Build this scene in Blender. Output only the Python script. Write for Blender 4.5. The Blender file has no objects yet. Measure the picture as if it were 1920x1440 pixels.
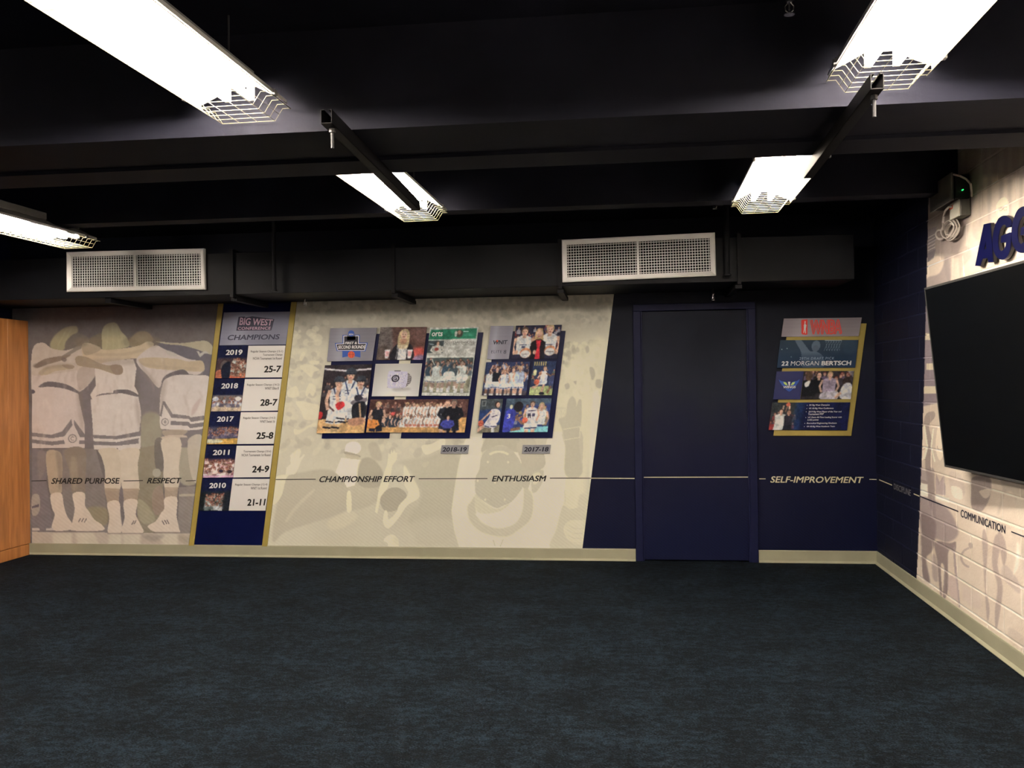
import bpy, bmesh, math, random
import numpy as np
from mathutils import Vector, Matrix

random.seed(7); rng = np.random.default_rng(7)
C = bpy.context.scene.collection
scn = bpy.context.scene

# ---------------------------------------------------------------- camera
FPX = 1650.0; CX, CY = 960.0, 720.0
_r1 = np.array([236.0, 1.0, FPX]); _h0 = 1 + .0122*236
_r2 = np.array([-14000.0, _h0 + .0122*14000, FPX])
_n = lambda v: v/np.linalg.norm(v)
_up = _n(np.cross(_r1, _r2)); _up = -_up if _up[1] > 0 else _up
_X = _n(-_r2); _Y = np.cross(_up, _X)
_Y = -_Y if _Y[2] < 0 else _Y
M = np.array([_X, _Y, _up])                     # camera axes (right, down, forward) -> world
EYE = np.array([0, 0, 1.5])
cam = bpy.data.cameras.new('camera'); camo = bpy.data.objects.new('camera', cam); C.objects.link(camo)
cam.sensor_fit = 'HORIZONTAL'; cam.sensor_width = 36; cam.lens = 36*FPX/1920
cam.clip_start = .05; cam.clip_end = 60
R = Matrix(((M[0][0], -M[0][1], -M[0][2]), (M[1][0], -M[1][1], -M[1][2]), (M[2][0], -M[2][1], -M[2][2])))
camo.matrix_world = Matrix.Translation(EYE) @ R.to_4x4()
scn.camera = camo
# ---------------------------------------------------------------- world, exposure
w = bpy.data.worlds.new('world'); scn.world = w; w.use_nodes = True
w.node_tree.nodes['Background'].inputs[0].default_value = (.02, .02, .025, 1)
w.node_tree.nodes['Background'].inputs[1].default_value = .3
scn.view_settings.view_transform = 'Standard'; scn.view_settings.look = 'None'
scn.view_settings.gamma = 1; scn.view_settings.use_curve_mapping = False
scn.view_settings.exposure = 2.7
scn.cycles.max_bounces = 6; scn.cycles.diffuse_bounces = 4; scn.cycles.caustics_reflective = False
scn.cycles.caustics_refractive = False; scn.cycles.sample_clamp_indirect = 4
scn.cycles.use_denoising = True
TUBE = 34.0                                     # radiance of the fluorescent tubes
TINT = np.array([1.0, .86, .71])                # colour of their light

# ---------------------------------------------------------------- rays
D = 7.56                                         # back wall plane, y
RW0 = np.array([2.1215, 7.5]); RWD = _n(np.array([.0265, 1.0]))   # right wall line on the floor
RWN = np.array([-RWD[1], RWD[0]])                # its normal, into the room
def ray(px, py): return M @ np.array([(px-CX)/FPX, (py-CY)/FPX, 1.0])
def hz(px, py, z):
    d = ray(px, py); return EYE + (z-1.5)/d[2]*d
def hy(px, py, y):
    d = ray(px, py); return EYE + y/d[1]*d
def hr(px, py, off=0.0):
    d = ray(px, py); q = RW0 + RWN*off
    t = (q @ RWN)/(d[:2] @ RWN); return EYE + t*d
def hx(px, py, x):
    d = ray(px, py); return EYE + x/d[0]*d
def proj(P):
    c = (np.asarray(P) - EYE) @ M
    return np.stack([CX + FPX*c[..., 0]/c[..., 2], CY + FPX*c[..., 1]/c[..., 2]], -1)
def bw(off): return lambda px, py: hy(px, py, D-off)
def rwl(off): return lambda px, py: hr(px, py, off)
def rwp(s, off, z):                              # point on right wall: world y-ish station s, offset, height
    q = RW0 + RWD*((s-RW0[1])/RWD[1]) + RWN*off; return np.array([q[0], q[1], z])

def lin(c):
    c = np.asarray(c, float)/255.0
    return np.where(c <= .04045, c/12.92, ((c+.055)/1.055)**2.4)
def alb(c, g=1.45):
    return np.clip(lin(c)*g/TINT, 0, .86)

# ---------------------------------------------------------------- materials
def mat(name, col=(.5, .5, .5), rough=.6, metal=0, spec=.5, noise=0, nscale=8, bump=0, bscale=60, attr=None, emit=None):
    m = bpy.data.materials.new(name); m.use_nodes = True; nt = m.node_tree; b = nt.nodes['Principled BSDF']
    b.inputs['Roughness'].default_value = rough; b.inputs['Metallic'].default_value = metal
    b.inputs['Specular IOR Level'].default_value = spec
    col = tuple(float(v) for v in col)
    b.inputs['Base Color'].default_value = (*col, 1)
    tc = nt.nodes.new('ShaderNodeTexCoord')
    if attr:
        a = nt.nodes.new('ShaderNodeAttribute'); a.attribute_name = attr
        nt.links.new(a.outputs['Color'], b.inputs['Base Color'])
    elif noise:
        n = nt.nodes.new('ShaderNodeTexNoise'); n.inputs['Scale'].default_value = nscale; n.inputs['Detail'].default_value = 5
        r = nt.nodes.new('ShaderNodeValToRGB')
        r.color_ramp.elements[0].position = .3; r.color_ramp.elements[1].position = .7
        r.color_ramp.elements[0].color = (*[v*(1-noise) for v in col], 1)
        r.color_ramp.elements[1].color = (*[min(1, v*(1+noise)) for v in col], 1)
        nt.links.new(tc.outputs['Object'], n.inputs['Vector']); nt.links.new(n.outputs['Fac'], r.inputs['Fac'])
        nt.links.new(r.outputs['Color'], b.inputs['Base Color'])
    if bump:
        n2 = nt.nodes.new('ShaderNodeTexNoise'); n2.inputs['Scale'].default_value = bscale; n2.inputs['Detail'].default_value = 4
        bp = nt.nodes.new('ShaderNodeBump'); bp.inputs['Strength'].default_value = bump; bp.inputs['Distance'].default_value = .004
        nt.links.new(tc.outputs['Object'], n2.inputs['Vector']); nt.links.new(n2.outputs['Fac'], bp.inputs['Height'])
        nt.links.new(bp.outputs['Normal'], b.inputs['Normal'])
    if emit is not None:
        b.inputs['Emission Color'].default_value = (*emit[0], 1); b.inputs['Emission Strength'].default_value = emit[1]
    return m
MT = {}
MT['print'] = mat('printed_matte', rough=.62, spec=.12, attr='print')
MT['print_block'] = mat('printed_block', rough=.6, spec=.12, attr='print', bump=.35, bscale=90)
MT['dark'] = mat('dark_ceiling_paint', (.0085, .0090, .0165), rough=.75, spec=.15, noise=.25, nscale=3, bump=.1)
MT['darksteel'] = mat('dark_painted_steel', (.006, .0065, .009), rough=.6, spec=.15, noise=.2, nscale=5)
MT['duct'] = mat('dark_painted_duct', (.0068, .0076, .0105), rough=.6, spec=.15, noise=.2, nscale=4)
MT['white_metal'] = mat('white_enamel', alb((225, 215, 200), 1.15), rough=.35, spec=.5, noise=.04, nscale=6)
MT['reflector'] = mat('white_reflector', (.8, .8, .78), rough=.4)
MT['hood'] = mat('grey_housing', (.25, .25, .25), rough=.5, noise=.1)
MT['wire'] = mat('cage_wire', (.22, .205, .13), rough=.5, metal=.1)
MT['tube'] = mat('fluorescent_tube', (.9, .9, .9), emit=((float(TINT[0]), float(TINT[1]), float(TINT[2])), TUBE))
MT['socket'] = mat('lamp_socket', (.75, .75, .72), rough=.5)
MT['base'] = mat('beige_rubber_base', alb((140, 130, 102), 1.35), rough=.5, spec=.4, noise=.06, nscale=5)
MT['gold'] = mat('gold_print', alb((146, 122, 56), 1.35), rough=.5, noise=.05)
MT['navyboard'] = mat('navy_backing', alb((12, 17, 54), .8), rough=.3, spec=.2, noise=.12, nscale=6)
MT['black'] = mat('black_ink', (.006, .006, .007), rough=.5)
MT['navyink'] = mat('navy_ink', alb((16, 19, 40), .9), rough=.5)
MT['greyink'] = mat('grey_ink', alb((95, 88, 84), 1.3), rough=.5)
MT['purpleink'] = mat('purple_ink', alb((48, 45, 62), 1.0), rough=.5)
MT['whiteink'] = mat('white_ink', (.78, .78, .8), rough=.5)
MT['tanink'] = mat('tan_ink', alb((172, 155, 118), 1.6), rough=.5)
MT['redink'] = mat('red_ink', alb((205, 50, 40), 1.7), rough=.5)
MT['orangeink'] = mat('orange_ink', alb((196, 74, 44), 1.4), rough=.5)
MT['yellowink'] = mat('yellow_green_ink', alb((150, 160, 70), 1.8), rough=.5)
MT['blueink'] = mat('blue_ink', alb((30, 60, 120), 1.8), rough=.5)
MT['green'] = mat('green_ink', alb((34, 110, 76), 1.4), rough=.5)
MT['signblue'] = mat('royal_blue_sign', alb((8, 13, 72), .42), rough=.45, spec=.2, noise=.05)
MT['signedge'] = mat('bronze_sign_edge', alb((64, 56, 52), .6), rough=.5)
MT['screen'] = mat('glossy_black_screen', (.0012, .0016, .0024), rough=.45, spec=.04)
MT['bezel'] = mat('grey_bezel', (.05, .05, .05), rough=.45, metal=.3)
MT['rod'] = mat('zinc_rod', (.035, .035, .04), rough=.6, metal=.2)
MT['chrome'] = mat('chrome', (.6, .6, .6), rough=.25, metal=1)
MT['ivory'] = mat('ivory_plastic', alb((215, 198, 165), 1.4), rough=.5, noise=.04)
MT['greybox'] = mat('grey_galvanised_box', (.13, .13, .115), rough=.5, noise=.15, nscale=14)
MT['cable'] = mat('white_cable', (.55, .51, .47), rough=.45)
MT['speaker'] = mat('dim_grey_cabinet', (.07, .066, .066), rough=.7, noise=.2, nscale=9)
MT['blackbox'] = mat('black_plastic', (.004, .004, .005), rough=.6, spec=.2)
MT['led'] = mat('green_led', (0, .3, .05), emit=((.02, 1, .15), .35))
MT['shadow_rubber'] = mat('dark_rubber', (.02, .02, .02), rough=.8)

def carpet():
    m = bpy.data.materials.new('blue_grey_carpet'); m.use_nodes = True; nt = m.node_tree; b = nt.nodes['Principled BSDF']; L = nt.links
    tc = nt.nodes.new('ShaderNodeTexCoord')
    def noise(s, d, sx=1):
        mp = nt.nodes.new('ShaderNodeMapping'); mp.inputs['Scale'].default_value = (s, s*sx, s)
        n = nt.nodes.new('ShaderNodeTexNoise'); n.inputs['Scale'].default_value = 1; n.inputs['Detail'].default_value = d
        n.inputs['Roughness'].default_value = .65
        L.new(tc.outputs['Object'], mp.inputs['Vector']); L.new(mp.outputs['Vector'], n.inputs['Vector']); return n
    big = noise(3.2, 9, 1.3); fine = noise(110, 3); mid = noise(20, 7, 1.3)
    a = nt.nodes.new('ShaderNodeMath'); a.operation = 'MULTIPLY_ADD'; a.inputs[1].default_value = .75; L.new(big.outputs['Fac'], a.inputs[0])
    f = nt.nodes.new('ShaderNodeMath'); f.operation = 'MULTIPLY'; f.inputs[1].default_value = 1.5; L.new(fine.outputs['Fac'], f.inputs[0])
    g = nt.nodes.new('ShaderNodeMath'); g.operation = 'MULTIPLY_ADD'; g.inputs[1].default_value = 1.15
    L.new(mid.outputs['Fac'], g.inputs[0]); L.new(f.outputs[0], g.inputs[2]); L.new(g.outputs[0], a.inputs[2])
    r = nt.nodes.new('ShaderNodeValToRGB'); e = r.color_ramp.elements
    e[0].position = .615; e[1].position = .765
    e[0].color = (*(alb((10, 18, 24), .3)), 1); e[1].color = (*(alb((41, 53, 61), .5)), 1)
    h = nt.nodes.new('ShaderNodeMath'); h.operation = 'MULTIPLY'; h.inputs[1].default_value = .5*2.6/3.4
    L.new(a.outputs[0], h.inputs[0]); L.new(h.outputs[0], r.inputs['Fac']); L.new(r.outputs['Color'], b.inputs['Base Color'])
    bp = nt.nodes.new('ShaderNodeBump'); bp.inputs['Strength'].default_value = .9; bp.inputs['Distance'].default_value = .006
    L.new(g.outputs[0], bp.inputs['Height']); L.new(bp.outputs['Normal'], b.inputs['Normal'])
    b.inputs['Roughness'].default_value = .95; b.inputs['Specular IOR Level'].default_value = .1
    return m
MT['carpet'] = carpet()

def navy_wall(name, k=1.0):
    # navy print fading to warm charcoal higher up, faint diagonal hatching near the floor, cloudy ghost image
    m = bpy.data.materials.new(name); m.use_nodes = True; nt = m.node_tree; b = nt.nodes['Principled BSDF']; L = nt.links
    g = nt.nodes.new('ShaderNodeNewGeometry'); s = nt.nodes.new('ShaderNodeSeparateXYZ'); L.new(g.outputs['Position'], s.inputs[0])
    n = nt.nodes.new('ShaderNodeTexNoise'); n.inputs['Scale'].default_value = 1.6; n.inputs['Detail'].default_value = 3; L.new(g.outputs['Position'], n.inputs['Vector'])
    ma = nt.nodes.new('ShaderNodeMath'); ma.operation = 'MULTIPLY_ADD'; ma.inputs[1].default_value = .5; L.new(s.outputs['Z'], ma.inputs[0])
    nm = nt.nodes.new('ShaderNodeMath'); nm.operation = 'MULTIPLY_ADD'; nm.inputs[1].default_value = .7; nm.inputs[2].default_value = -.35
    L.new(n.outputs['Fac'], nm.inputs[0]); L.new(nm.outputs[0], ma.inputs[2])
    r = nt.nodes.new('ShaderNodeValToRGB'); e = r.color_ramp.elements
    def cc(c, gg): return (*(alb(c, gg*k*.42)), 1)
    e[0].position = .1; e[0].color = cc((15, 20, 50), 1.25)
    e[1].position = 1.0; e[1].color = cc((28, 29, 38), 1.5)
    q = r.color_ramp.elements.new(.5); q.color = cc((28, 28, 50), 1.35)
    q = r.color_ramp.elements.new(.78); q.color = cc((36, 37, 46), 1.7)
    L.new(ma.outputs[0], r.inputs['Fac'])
    # hatch
    c2 = nt.nodes.new('ShaderNodeVectorMath'); c2.operation = 'DOT_PRODUCT'; c2.inputs[1].default_value = (190, 190, 260)
    L.new(g.outputs['Position'], c2.inputs[0])
    sn = nt.nodes.new('ShaderNodeMath'); sn.operation = 'SINE'; L.new(c2.outputs['Value'], sn.inputs[0])
    fz = nt.nodes.new('ShaderNodeMapRange'); fz.inputs['From Min'].default_value = .75; fz.inputs['From Max'].default_value = .35
    fz.inputs['To Min'].default_value = 0; fz.inputs['To Max'].default_value = .16; L.new(s.outputs['Z'], fz.inputs['Value'])
    mm = nt.nodes.new('ShaderNodeMath'); mm.operation = 'MULTIPLY_ADD'; mm.inputs[2].default_value = 1
    L.new(sn.outputs[0], mm.inputs[0]); L.new(fz.outputs[0], mm.inputs[1])
    vm = nt.nodes.new('ShaderNodeVectorMath'); vm.operation = 'SCALE'; L.new(r.outputs['Color'], vm.inputs[0]); L.new(mm.outputs[0], vm.inputs['Scale'])
    L.new(vm.outputs[0], b.inputs['Base Color'])
    b.inputs['Roughness'].default_value = .6; b.inputs['Specular IOR Level'].default_value = .12
    return m
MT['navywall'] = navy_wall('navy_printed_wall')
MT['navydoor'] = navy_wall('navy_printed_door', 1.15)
MT['navyframe'] = mat('navy_door_frame', alb((22, 24, 52), .7), rough=.5, spec=.15, noise=.1)

def wood():
    m = bpy.data.materials.new('oak_veneer'); m.use_nodes = True; nt = m.node_tree; b = nt.nodes['Principled BSDF']; L = nt.links
    tc = nt.nodes.new('ShaderNodeTexCoord'); mp = nt.nodes.new('ShaderNodeMapping'); mp.inputs['Scale'].default_value = (9, 9, .9)
    n = nt.nodes.new('ShaderNodeTexNoise'); n.inputs['Scale'].default_value = 3; n.inputs['Detail'].default_value = 6; n.inputs['Distortion'].default_value = .4
    r = nt.nodes.new('ShaderNodeValToRGB'); e = r.color_ramp.elements
    e[0].position = .3; e[0].color = (*alb((128, 74, 34), 1.5), 1); e[1].position = .7; e[1].color = (*alb((158, 98, 50), 1.5), 1)
    L.new(tc.outputs['Object'], mp.inputs[0]); L.new(mp.outputs[0], n.inputs[0]); L.new(n.outputs['Fac'], r.inputs[0]); L.new(r.outputs[0], b.inputs['Base Color'])
    b.inputs['Roughness'].default_value = .42; return m
MT['wood'] = wood()

# ---------------------------------------------------------------- object helpers
def props(o, label=None, cat=None, group=None, kind=None):
    if label: o['label'] = label
    if cat: o['category'] = cat
    if group: o['group'] = group
    if kind: o['kind'] = kind
    return o
def empty(name, loc, label=None, cat=None, group=None, kind=None, rotz=0):
    o = bpy.data.objects.new(name, None); C.objects.link(o); o.location = tuple(loc); o.rotation_euler = (0, 0, rotz)
    o.empty_display_size = .1
    return props(o, label, cat, group, kind)
def link(name, me, m, parent=None, **kw):
    o = bpy.data.objects.new(name, me); C.objects.link(o)
    if m is not None and not me.materials: me.materials.append(MT[m] if isinstance(m, str) else m)
    if parent is not None:
        o.parent = parent
        o.matrix_parent_inverse = Matrix.Identity(4)
    return props(o, **kw)
class MB:
    """mesh collector; coordinates are world unless org is given to build()"""
    def __init__(s): s.v = []; s.f = []
    def add(s, vs, fs):
        k = len(s.v); s.v += [tuple(map(float, p)) for p in vs]; s.f += [tuple(i+k for i in f) for f in fs]; return s
    def hexa(s, b, t):           # b: 4 bottom corners, t: 4 top corners in the same order
        return s.add(list(b)+list(t), [(3, 2, 1, 0), (4, 5, 6, 7), (0, 1, 5, 4), (1, 2, 6, 5), (2, 3, 7, 6), (3, 0, 4, 7)])
    def box(s, a, b):
        (x0, y0, z0), (x1, y1, z1) = a, b
        return s.hexa([(x0, y0, z0), (x1, y0, z0), (x1, y1, z0), (x0, y1, z0)], [(x0, y0, z1), (x1, y0, z1), (x1, y1, z1), (x0, y1, z1)])
    def prism(s, poly, d):       # polygon (list of 3d pts) extruded by vector d
        n = len(poly); p = [np.asarray(q, float) for q in poly]; d = np.asarray(d, float)
        return s.add(p+[q+d for q in p], [tuple(range(n))[::-1], tuple(range(n, 2*n))] + [(i, (i+1) % n, (i+1) % n+n, i+n) for i in range(n)])
    def tube(s, pts, r, n=8, closed=False, cap=True):
        P = [np.asarray(p, float) for p in pts]; m = len(P); rings = []; u = None
        for i, p in enumerate(P):
            a = P[(i-1) % m] if (closed or i) else p; b = P[(i+1) % m] if (closed or i < m-1) else p
            t = _n(b-a)
            if u is None:
                u = np.cross(t, [0, 0, 1.0])
                if np.linalg.norm(u) < 1e-3: u = np.cross(t, [1.0, 0, 0])
            u = _n(u - t*(u @ t)); v = np.cross(t, u); rr = r[i] if hasattr(r, '__len__') else r
            rings.append([p + rr*(math.cos(2*math.pi*k/n)*u + math.sin(2*math.pi*k/n)*v) for k in range(n)])
        vs = [q for g in rings for q in g]; fs = []
        for i in range(m if closed else m-1):
            j = (i+1) % m
            fs += [(i*n+k, i*n+(k+1) % n, j*n+(k+1) % n, j*n+k) for k in range(n)]
        if cap and not closed: fs += [tuple(range(n))[::-1], tuple(range((m-1)*n, m*n))]
        return s.add(vs, fs)
    def build(s, name, m, parent=None, org=None, bevel=0, **kw):
        v = np.array(s.v)
        if org is not None: v = v - np.asarray(org, float)
        me = bpy.data.meshes.new(name); me.from_pydata(v.tolist(), [], s.f); me.validate()
        if bevel:
            bm = bmesh.new(); bm.from_mesh(me); bmesh.ops.bevel(bm, geom=bm.edges[:], offset=bevel, segments=1, affect='EDGES', clamp_overlap=True); bm.to_mesh(me); bm.free()
        o = link(name, me, m, parent, **kw)
        if org is not None and parent is None: o.location = tuple(org)
        return o
def center(o):               # move a top-level mesh object's origin to its bounding-box base
    me = o.data; n = len(me.vertices); a = np.empty(n*3, np.float32); me.vertices.foreach_get('co', a); a = a.reshape(-1, 3)
    c = np.array([(a[:, 0].min()+a[:, 0].max())/2, (a[:, 1].min()+a[:, 1].max())/2, a[:, 2].min()], np.float32)
    a -= c; me.vertices.foreach_set('co', a.ravel()); o.location = c.tolist(); me.update(); return o

# ---------------------------------------------------------------- painting in numpy (printed pictures)
def catmull(pts, k=6):
    P = np.array(pts, float); n = len(P); out = []
    for i in range(n):
        p0, p1, p2, p3 = P[i-1], P[i], P[(i+1) % n], P[(i+2) % n]
        for t in np.arange(k)/k:
            out.append(.5*((2*p1)+(-p0+p2)*t+(2*p0-5*p1+4*p2-p3)*t*t+(-p0+3*p1-3*p2+p3)*t**3))
    return np.array(out)
def blur1(a, r):
    if r < 1: return a
    r = int(r)
    for ax in (0, 1):
        pad = [(0, 0)]*a.ndim; pad[ax] = (r+1, r)
        c = np.cumsum(np.pad(a, pad, mode='edge'), axis=ax)
        n = a.shape[ax]
        a = (np.take(c, range(2*r+1, 2*r+1+n), axis=ax) - np.take(c, range(0, n), axis=ax))/(2*r+1)
    return a
def vnoise(h, w, cell, seed=0):
    g = np.random.default_rng(seed).random((int(h/cell)+3, int(w/cell)+3))
    y = np.arange(h)/cell; x = np.arange(w)/cell; yi = y.astype(int); xi = x.astype(int); fy = (y-yi); fx = (x-xi)
    fy = (fy*fy*(3-2*fy))[:, None]; fx = (fx*fx*(3-2*fx))[None]
    a = g[yi][:, xi]; b = g[yi][:, xi+1]; c = g[yi+1][:, xi]; d = g[yi+1][:, xi+1]
    return (a*(1-fx)+b*fx)*(1-fy)+(c*(1-fx)+d*fx)*fy
class Cv:
    def __init__(s, x0, y0, x1, y1, ss, col):
        s.x0, s.y0, s.ss = x0, y0, ss; s.h = int((y1-y0)*ss); s.w = int((x1-x0)*ss)
        s.a = np.zeros((s.h, s.w, 3)) + np.asarray(col, float); s.t = (1, 0, 0)   # transform: scale, ox, oy
    def tf(s, k, ox, oy): s.t = (k, ox, oy); return s
    def poly(s, pts, col, a=1.0, smooth=True, soft=0):
        P = np.array(pts, float)/s.t[0] + np.array(s.t[1:])
        if smooth and len(P) > 3: P = catmull(P, 4)
        P = (P - [s.x0, s.y0])*s.ss
        pad = 2*soft+1
        x0 = max(0, int(P[:, 0].min()-pad)); x1 = min(s.w, int(P[:, 0].max()+pad+1)); y0 = max(0, int(P[:, 1].min()-pad)); y1 = min(s.h, int(P[:, 1].max()+pad+1))
        if x1 <= x0 or y1 <= y0: return s
        ys = (np.arange(y0, y1)+.5)[:, None]; xs = (np.arange(x0, x1)+.5)[None]
        m = np.zeros((y1-y0, x1-x0), bool)
        for i in range(len(P)):
            (ax, ay), (bx, by) = P[i-1], P[i]
            if ay == by: continue
            c = (ay > ys) != (by > ys)
            m ^= c & (xs < (bx-ax)*(ys-ay)/(by-ay)+ax)
        m = m.astype(float)
        if soft: m = blur1(m, soft)
        m = (m*a)[..., None]; s.a[y0:y1, x0:x1] = s.a[y0:y1, x0:x1]*(1-m) + np.asarray(col, float)*m
        return s
    def ell(s, cx, cy, rx, ry, col, a=1.0, rot=0, soft=0, n=18):
        t = np.arange(n)*2*math.pi/n; c, q = math.cos(rot), math.sin(rot)
        p = np.stack([cx+rx*np.cos(t)*c-ry*np.sin(t)*q, cy+rx*np.cos(t)*q+ry*np.sin(t)*c], -1)
        return s.poly(p, col, a, False, soft)
    def ring(s, cx, cy, r, w, col, a0=0, a1=360, a=1.0):
        t = np.radians(np.linspace(a0, a1, 28)); o = np.stack([cx+r*np.cos(t), cy+r*np.sin(t)], -1); i = np.stack([cx+(r-w)*np.cos(t), cy+(r-w)*np.sin(t)], -1)
        return s.poly(np.concatenate([o, i[::-1]]), col, a, False)
    def line(s, pts, wd, col, a=1.0, soft=0):
        P = np.array(pts, float)
        for i in range(len(P)-1):
            d = P[i+1]-P[i]; l = np.hypot(*d) or 1; n = np.array([-d[1], d[0]])/l*wd/2; e = d/l*wd*.25
            s.poly([P[i]+n-e, P[i+1]+n+e, P[i+1]-n+e, P[i]-n-e], col, a, False, soft)
        return s
    def noise(s, cell, amt, seed=0, box=None):
        v = (vnoise(s.h, s.w, cell*s.ss, seed)-.5)*2*amt
        s.a += v[..., None]; return s
    def sample(s, px, py):
        x = np.clip((px-s.x0)*s.ss-.5, 0, s.w-1.001); y = np.clip((py-s.y0)*s.ss-.5, 0, s.h-1.001)
        xi = x.astype(int); yi = y.astype(int); fx = (x-xi)[..., None]; fy = (y-yi)[..., None]; A = s.a
        xj = np.minimum(xi+1, s.w-1); yj = np.minimum(yi+1, s.h-1)
        return (A[yi, xi]*(1-fx)+A[yi, xj]*fx)*(1-fy)+(A[yj, xi]*(1-fx)+A[yj, xj]*fx)*fy

def gridmesh(name, P, col):
    """P: (ny,nx,3) points, col: (ny,nx,3) sRGB 0..255 -> mesh with colour attribute"""
    ny, nx = P.shape[:2]; me = bpy.data.meshes.new(name)
    nv = nx*ny; me.vertices.add(nv); me.vertices.foreach_set('co', P.astype(np.float32).ravel())
    i = np.arange(nv).reshape(ny, nx); q = np.stack([i[:-1, :-1], i[1:, :-1], i[1:, 1:], i[:-1, 1:]], -1).reshape(-1, 4)
    nf = len(q); me.loops.add(nf*4); me.loops.foreach_set('vertex_index', q.ravel().astype(np.int32))
    me.polygons.add(nf); me.polygons.foreach_set('loop_start', (np.arange(nf)*4).astype(np.int32))
    me.update(calc_edges=True)
    setcol(me, col.reshape(-1, 3)); return me
def setcol(me, c, g=1.45):
    at = me.color_attributes.new('print', 'FLOAT_COLOR', 'POINT')
    A = np.ones((len(c), 4), np.float32); A[:, :3] = alb(np.clip(c, 0, 255), g); at.data.foreach_set('color', A.ravel())
def quadpts(q, nx, ny):
    q = np.array(q, float); u = np.linspace(0, 1, nx)[None, :, None]; v = np.linspace(0, 1, ny)[:, None, None]
    return (q[0]*(1-u)+q[1]*u)*(1-v)+(q[3]*(1-u)+q[2]*u)*v
INTO = np.array([0, 1.0, 0])                    # towards the back wall
def panel(name, qpx, pl, thick, front, parent, cv=None, nx=0, ny=0, into=INTO, **kw):
    """board whose front face lies on plane pl; its picture is a colour grid joined to a slab body"""
    thick -= .0006
    w = [pl(*p) for p in qpx]
    if cv is None:
        return MB().prism([w[0], w[3], w[2], w[1]], into*thick).build(name, front, parent, **kw)
    P = quadpts(w, nx, ny)
    if cv == 'px': raise ValueError
    if cv.x0 == 0 and cv.y0 == 0 and getattr(cv, 'unit', False):
        u = np.linspace(0, 1, nx)[None, :]+np.zeros((ny, 1)); v = np.linspace(0, 1, ny)[:, None]+np.zeros((1, nx))
        col = cv.sample(u*cv.w/cv.ss, v*cv.h/cv.ss)
    else:
        pp = proj(P); col = cv.sample(pp[..., 0], pp[..., 1])
    # rim + back, appended to the grid mesh
    ny_, nx_ = P.shape[:2]; V = P.reshape(-1, 3); c = col.reshape(-1, 3); i = np.arange(nx_*ny_).reshape(ny_, nx_)
    q = np.stack([i[:-1, :-1], i[1:, :-1], i[1:, 1:], i[:-1, 1:]], -1).reshape(-1, 4)
    k = len(V); cor = [i[0, 0], i[0, -1], i[-1, -1], i[-1, 0]]
    V = np.concatenate([V, V[cor], V[cor]+into*thick]); c = np.concatenate([c, c[cor]*.9, c[cor]*.9])
    q = np.concatenate([q, [(k+j, k+(j+1) % 4, k+4+(j+1) % 4, k+4+j) for j in range(4)], [(k+4, k+5, k+6, k+7)]])
    me = bpy.data.meshes.new(name); me.vertices.add(len(V)); me.vertices.foreach_set('co', V.astype(np.float32).ravel())
    me.loops.add(len(q)*4); me.loops.foreach_set('vertex_index', q.ravel().astype(np.int32)); me.polygons.add(len(q))
    me.polygons.foreach_set('loop_start', (np.arange(len(q))*4).astype(np.int32)); me.update(calc_edges=True)
    setcol(me, c); return link(name, me, front, parent, **kw)
def unit(w, h, col, ss=1):
    c = Cv(0, 0, w, h, ss, col); c.unit = True; return c

# ---------------------------------------------------------------- lettering
_tc = {}
def _outn(q):
    n = _n(np.cross(q[1]-q[0], q[3]-q[0])); return n if n @ (EYE-q[0]) > 0 else -n
def textverts(s, bold=0.0, space=1.0):
    key = (s, bold, space)
    if key in _tc: return _tc[key]
    cu = bpy.data.curves.new('t', 'FONT'); cu.body = s; cu.size = 1; cu.offset = min(bold, 0); cu.space_character = space; cu.resolution_u = 3
    o = bpy.data.objects.new('t', cu); C.objects.link(o)
    dg = bpy.context.evaluated_depsgraph_get(); me = bpy.data.meshes.new_from_object(o.evaluated_get(dg))
    V = np.array([v.co[:] for v in me.vertices]); F = [tuple(p.vertices) for p in me.polygons]
    bpy.data.objects.remove(o); bpy.data.curves.remove(cu); bpy.data.meshes.remove(me)
    if bold > 0:                                 # heavier strokes: shifted copies of the outline
        b = bold*1.25; V0, F0 = V, list(F); n = len(V0); V = []; F = []
        for k, (dx, dy) in enumerate(((-b, 0), (b, 0), (0, b*.8), (0, -b*.8), (-b*.7, b*.6), (b*.7, -b*.6), (b*.7, b*.6), (-b*.7, -b*.6))):
            V.append(V0 + [dx, dy, k*9e-5]); F += [tuple(i+k*n for i in f) for f in F0]
        V = np.concatenate(V)
    V[:, 0] -= V[:, 0].min(); V[:, 0] /= V[:, 0].max()
    V[:, 1] -= V[:, 1].min(); V[:, 1] /= V[:, 1].max()
    _tc[key] = (V, F); return V, F
def text(s, quad, pl, m, parent, bold=.012, space=1.0, name='lettering', **kw):
    V, F = textverts(s, bold, space); q = [pl(*p) for p in quad]       # TL TR BR BL
    u = V[:, :1]; v = 1-V[:, 1:2]
    P = (q[0]*(1-u)+q[1]*u)*(1-v)+(q[3]*(1-u)+q[2]*u)*v + V[:, 2:]*_outn(q)
    mb = MB(); mb.add(P, F); return mb.build(name, m, parent, **kw)
def textmb(mb, s, quad, pl, bold=.012, space=1.0):
    V, F = textverts(s, bold, space); q = [pl(*p) for p in quad]
    u = V[:, :1]; v = 1-V[:, 1:2]
    mb.add((q[0]*(1-u)+q[1]*u)*(1-v)+(q[3]*(1-u)+q[2]*u)*v + V[:, 2:]*_outn(q), F)
def stripe(x0, y0, x1, y1, h, pl, m, parent, name='printed_line', **kw):
    q = [pl(x0, y0-h/2), pl(x1, y1-h/2), pl(x1, y1+h/2), pl(x0, y0+h/2)]
    return MB().add(q, [(0, 3, 2, 1)]).build(name, m, parent, **kw)

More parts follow.
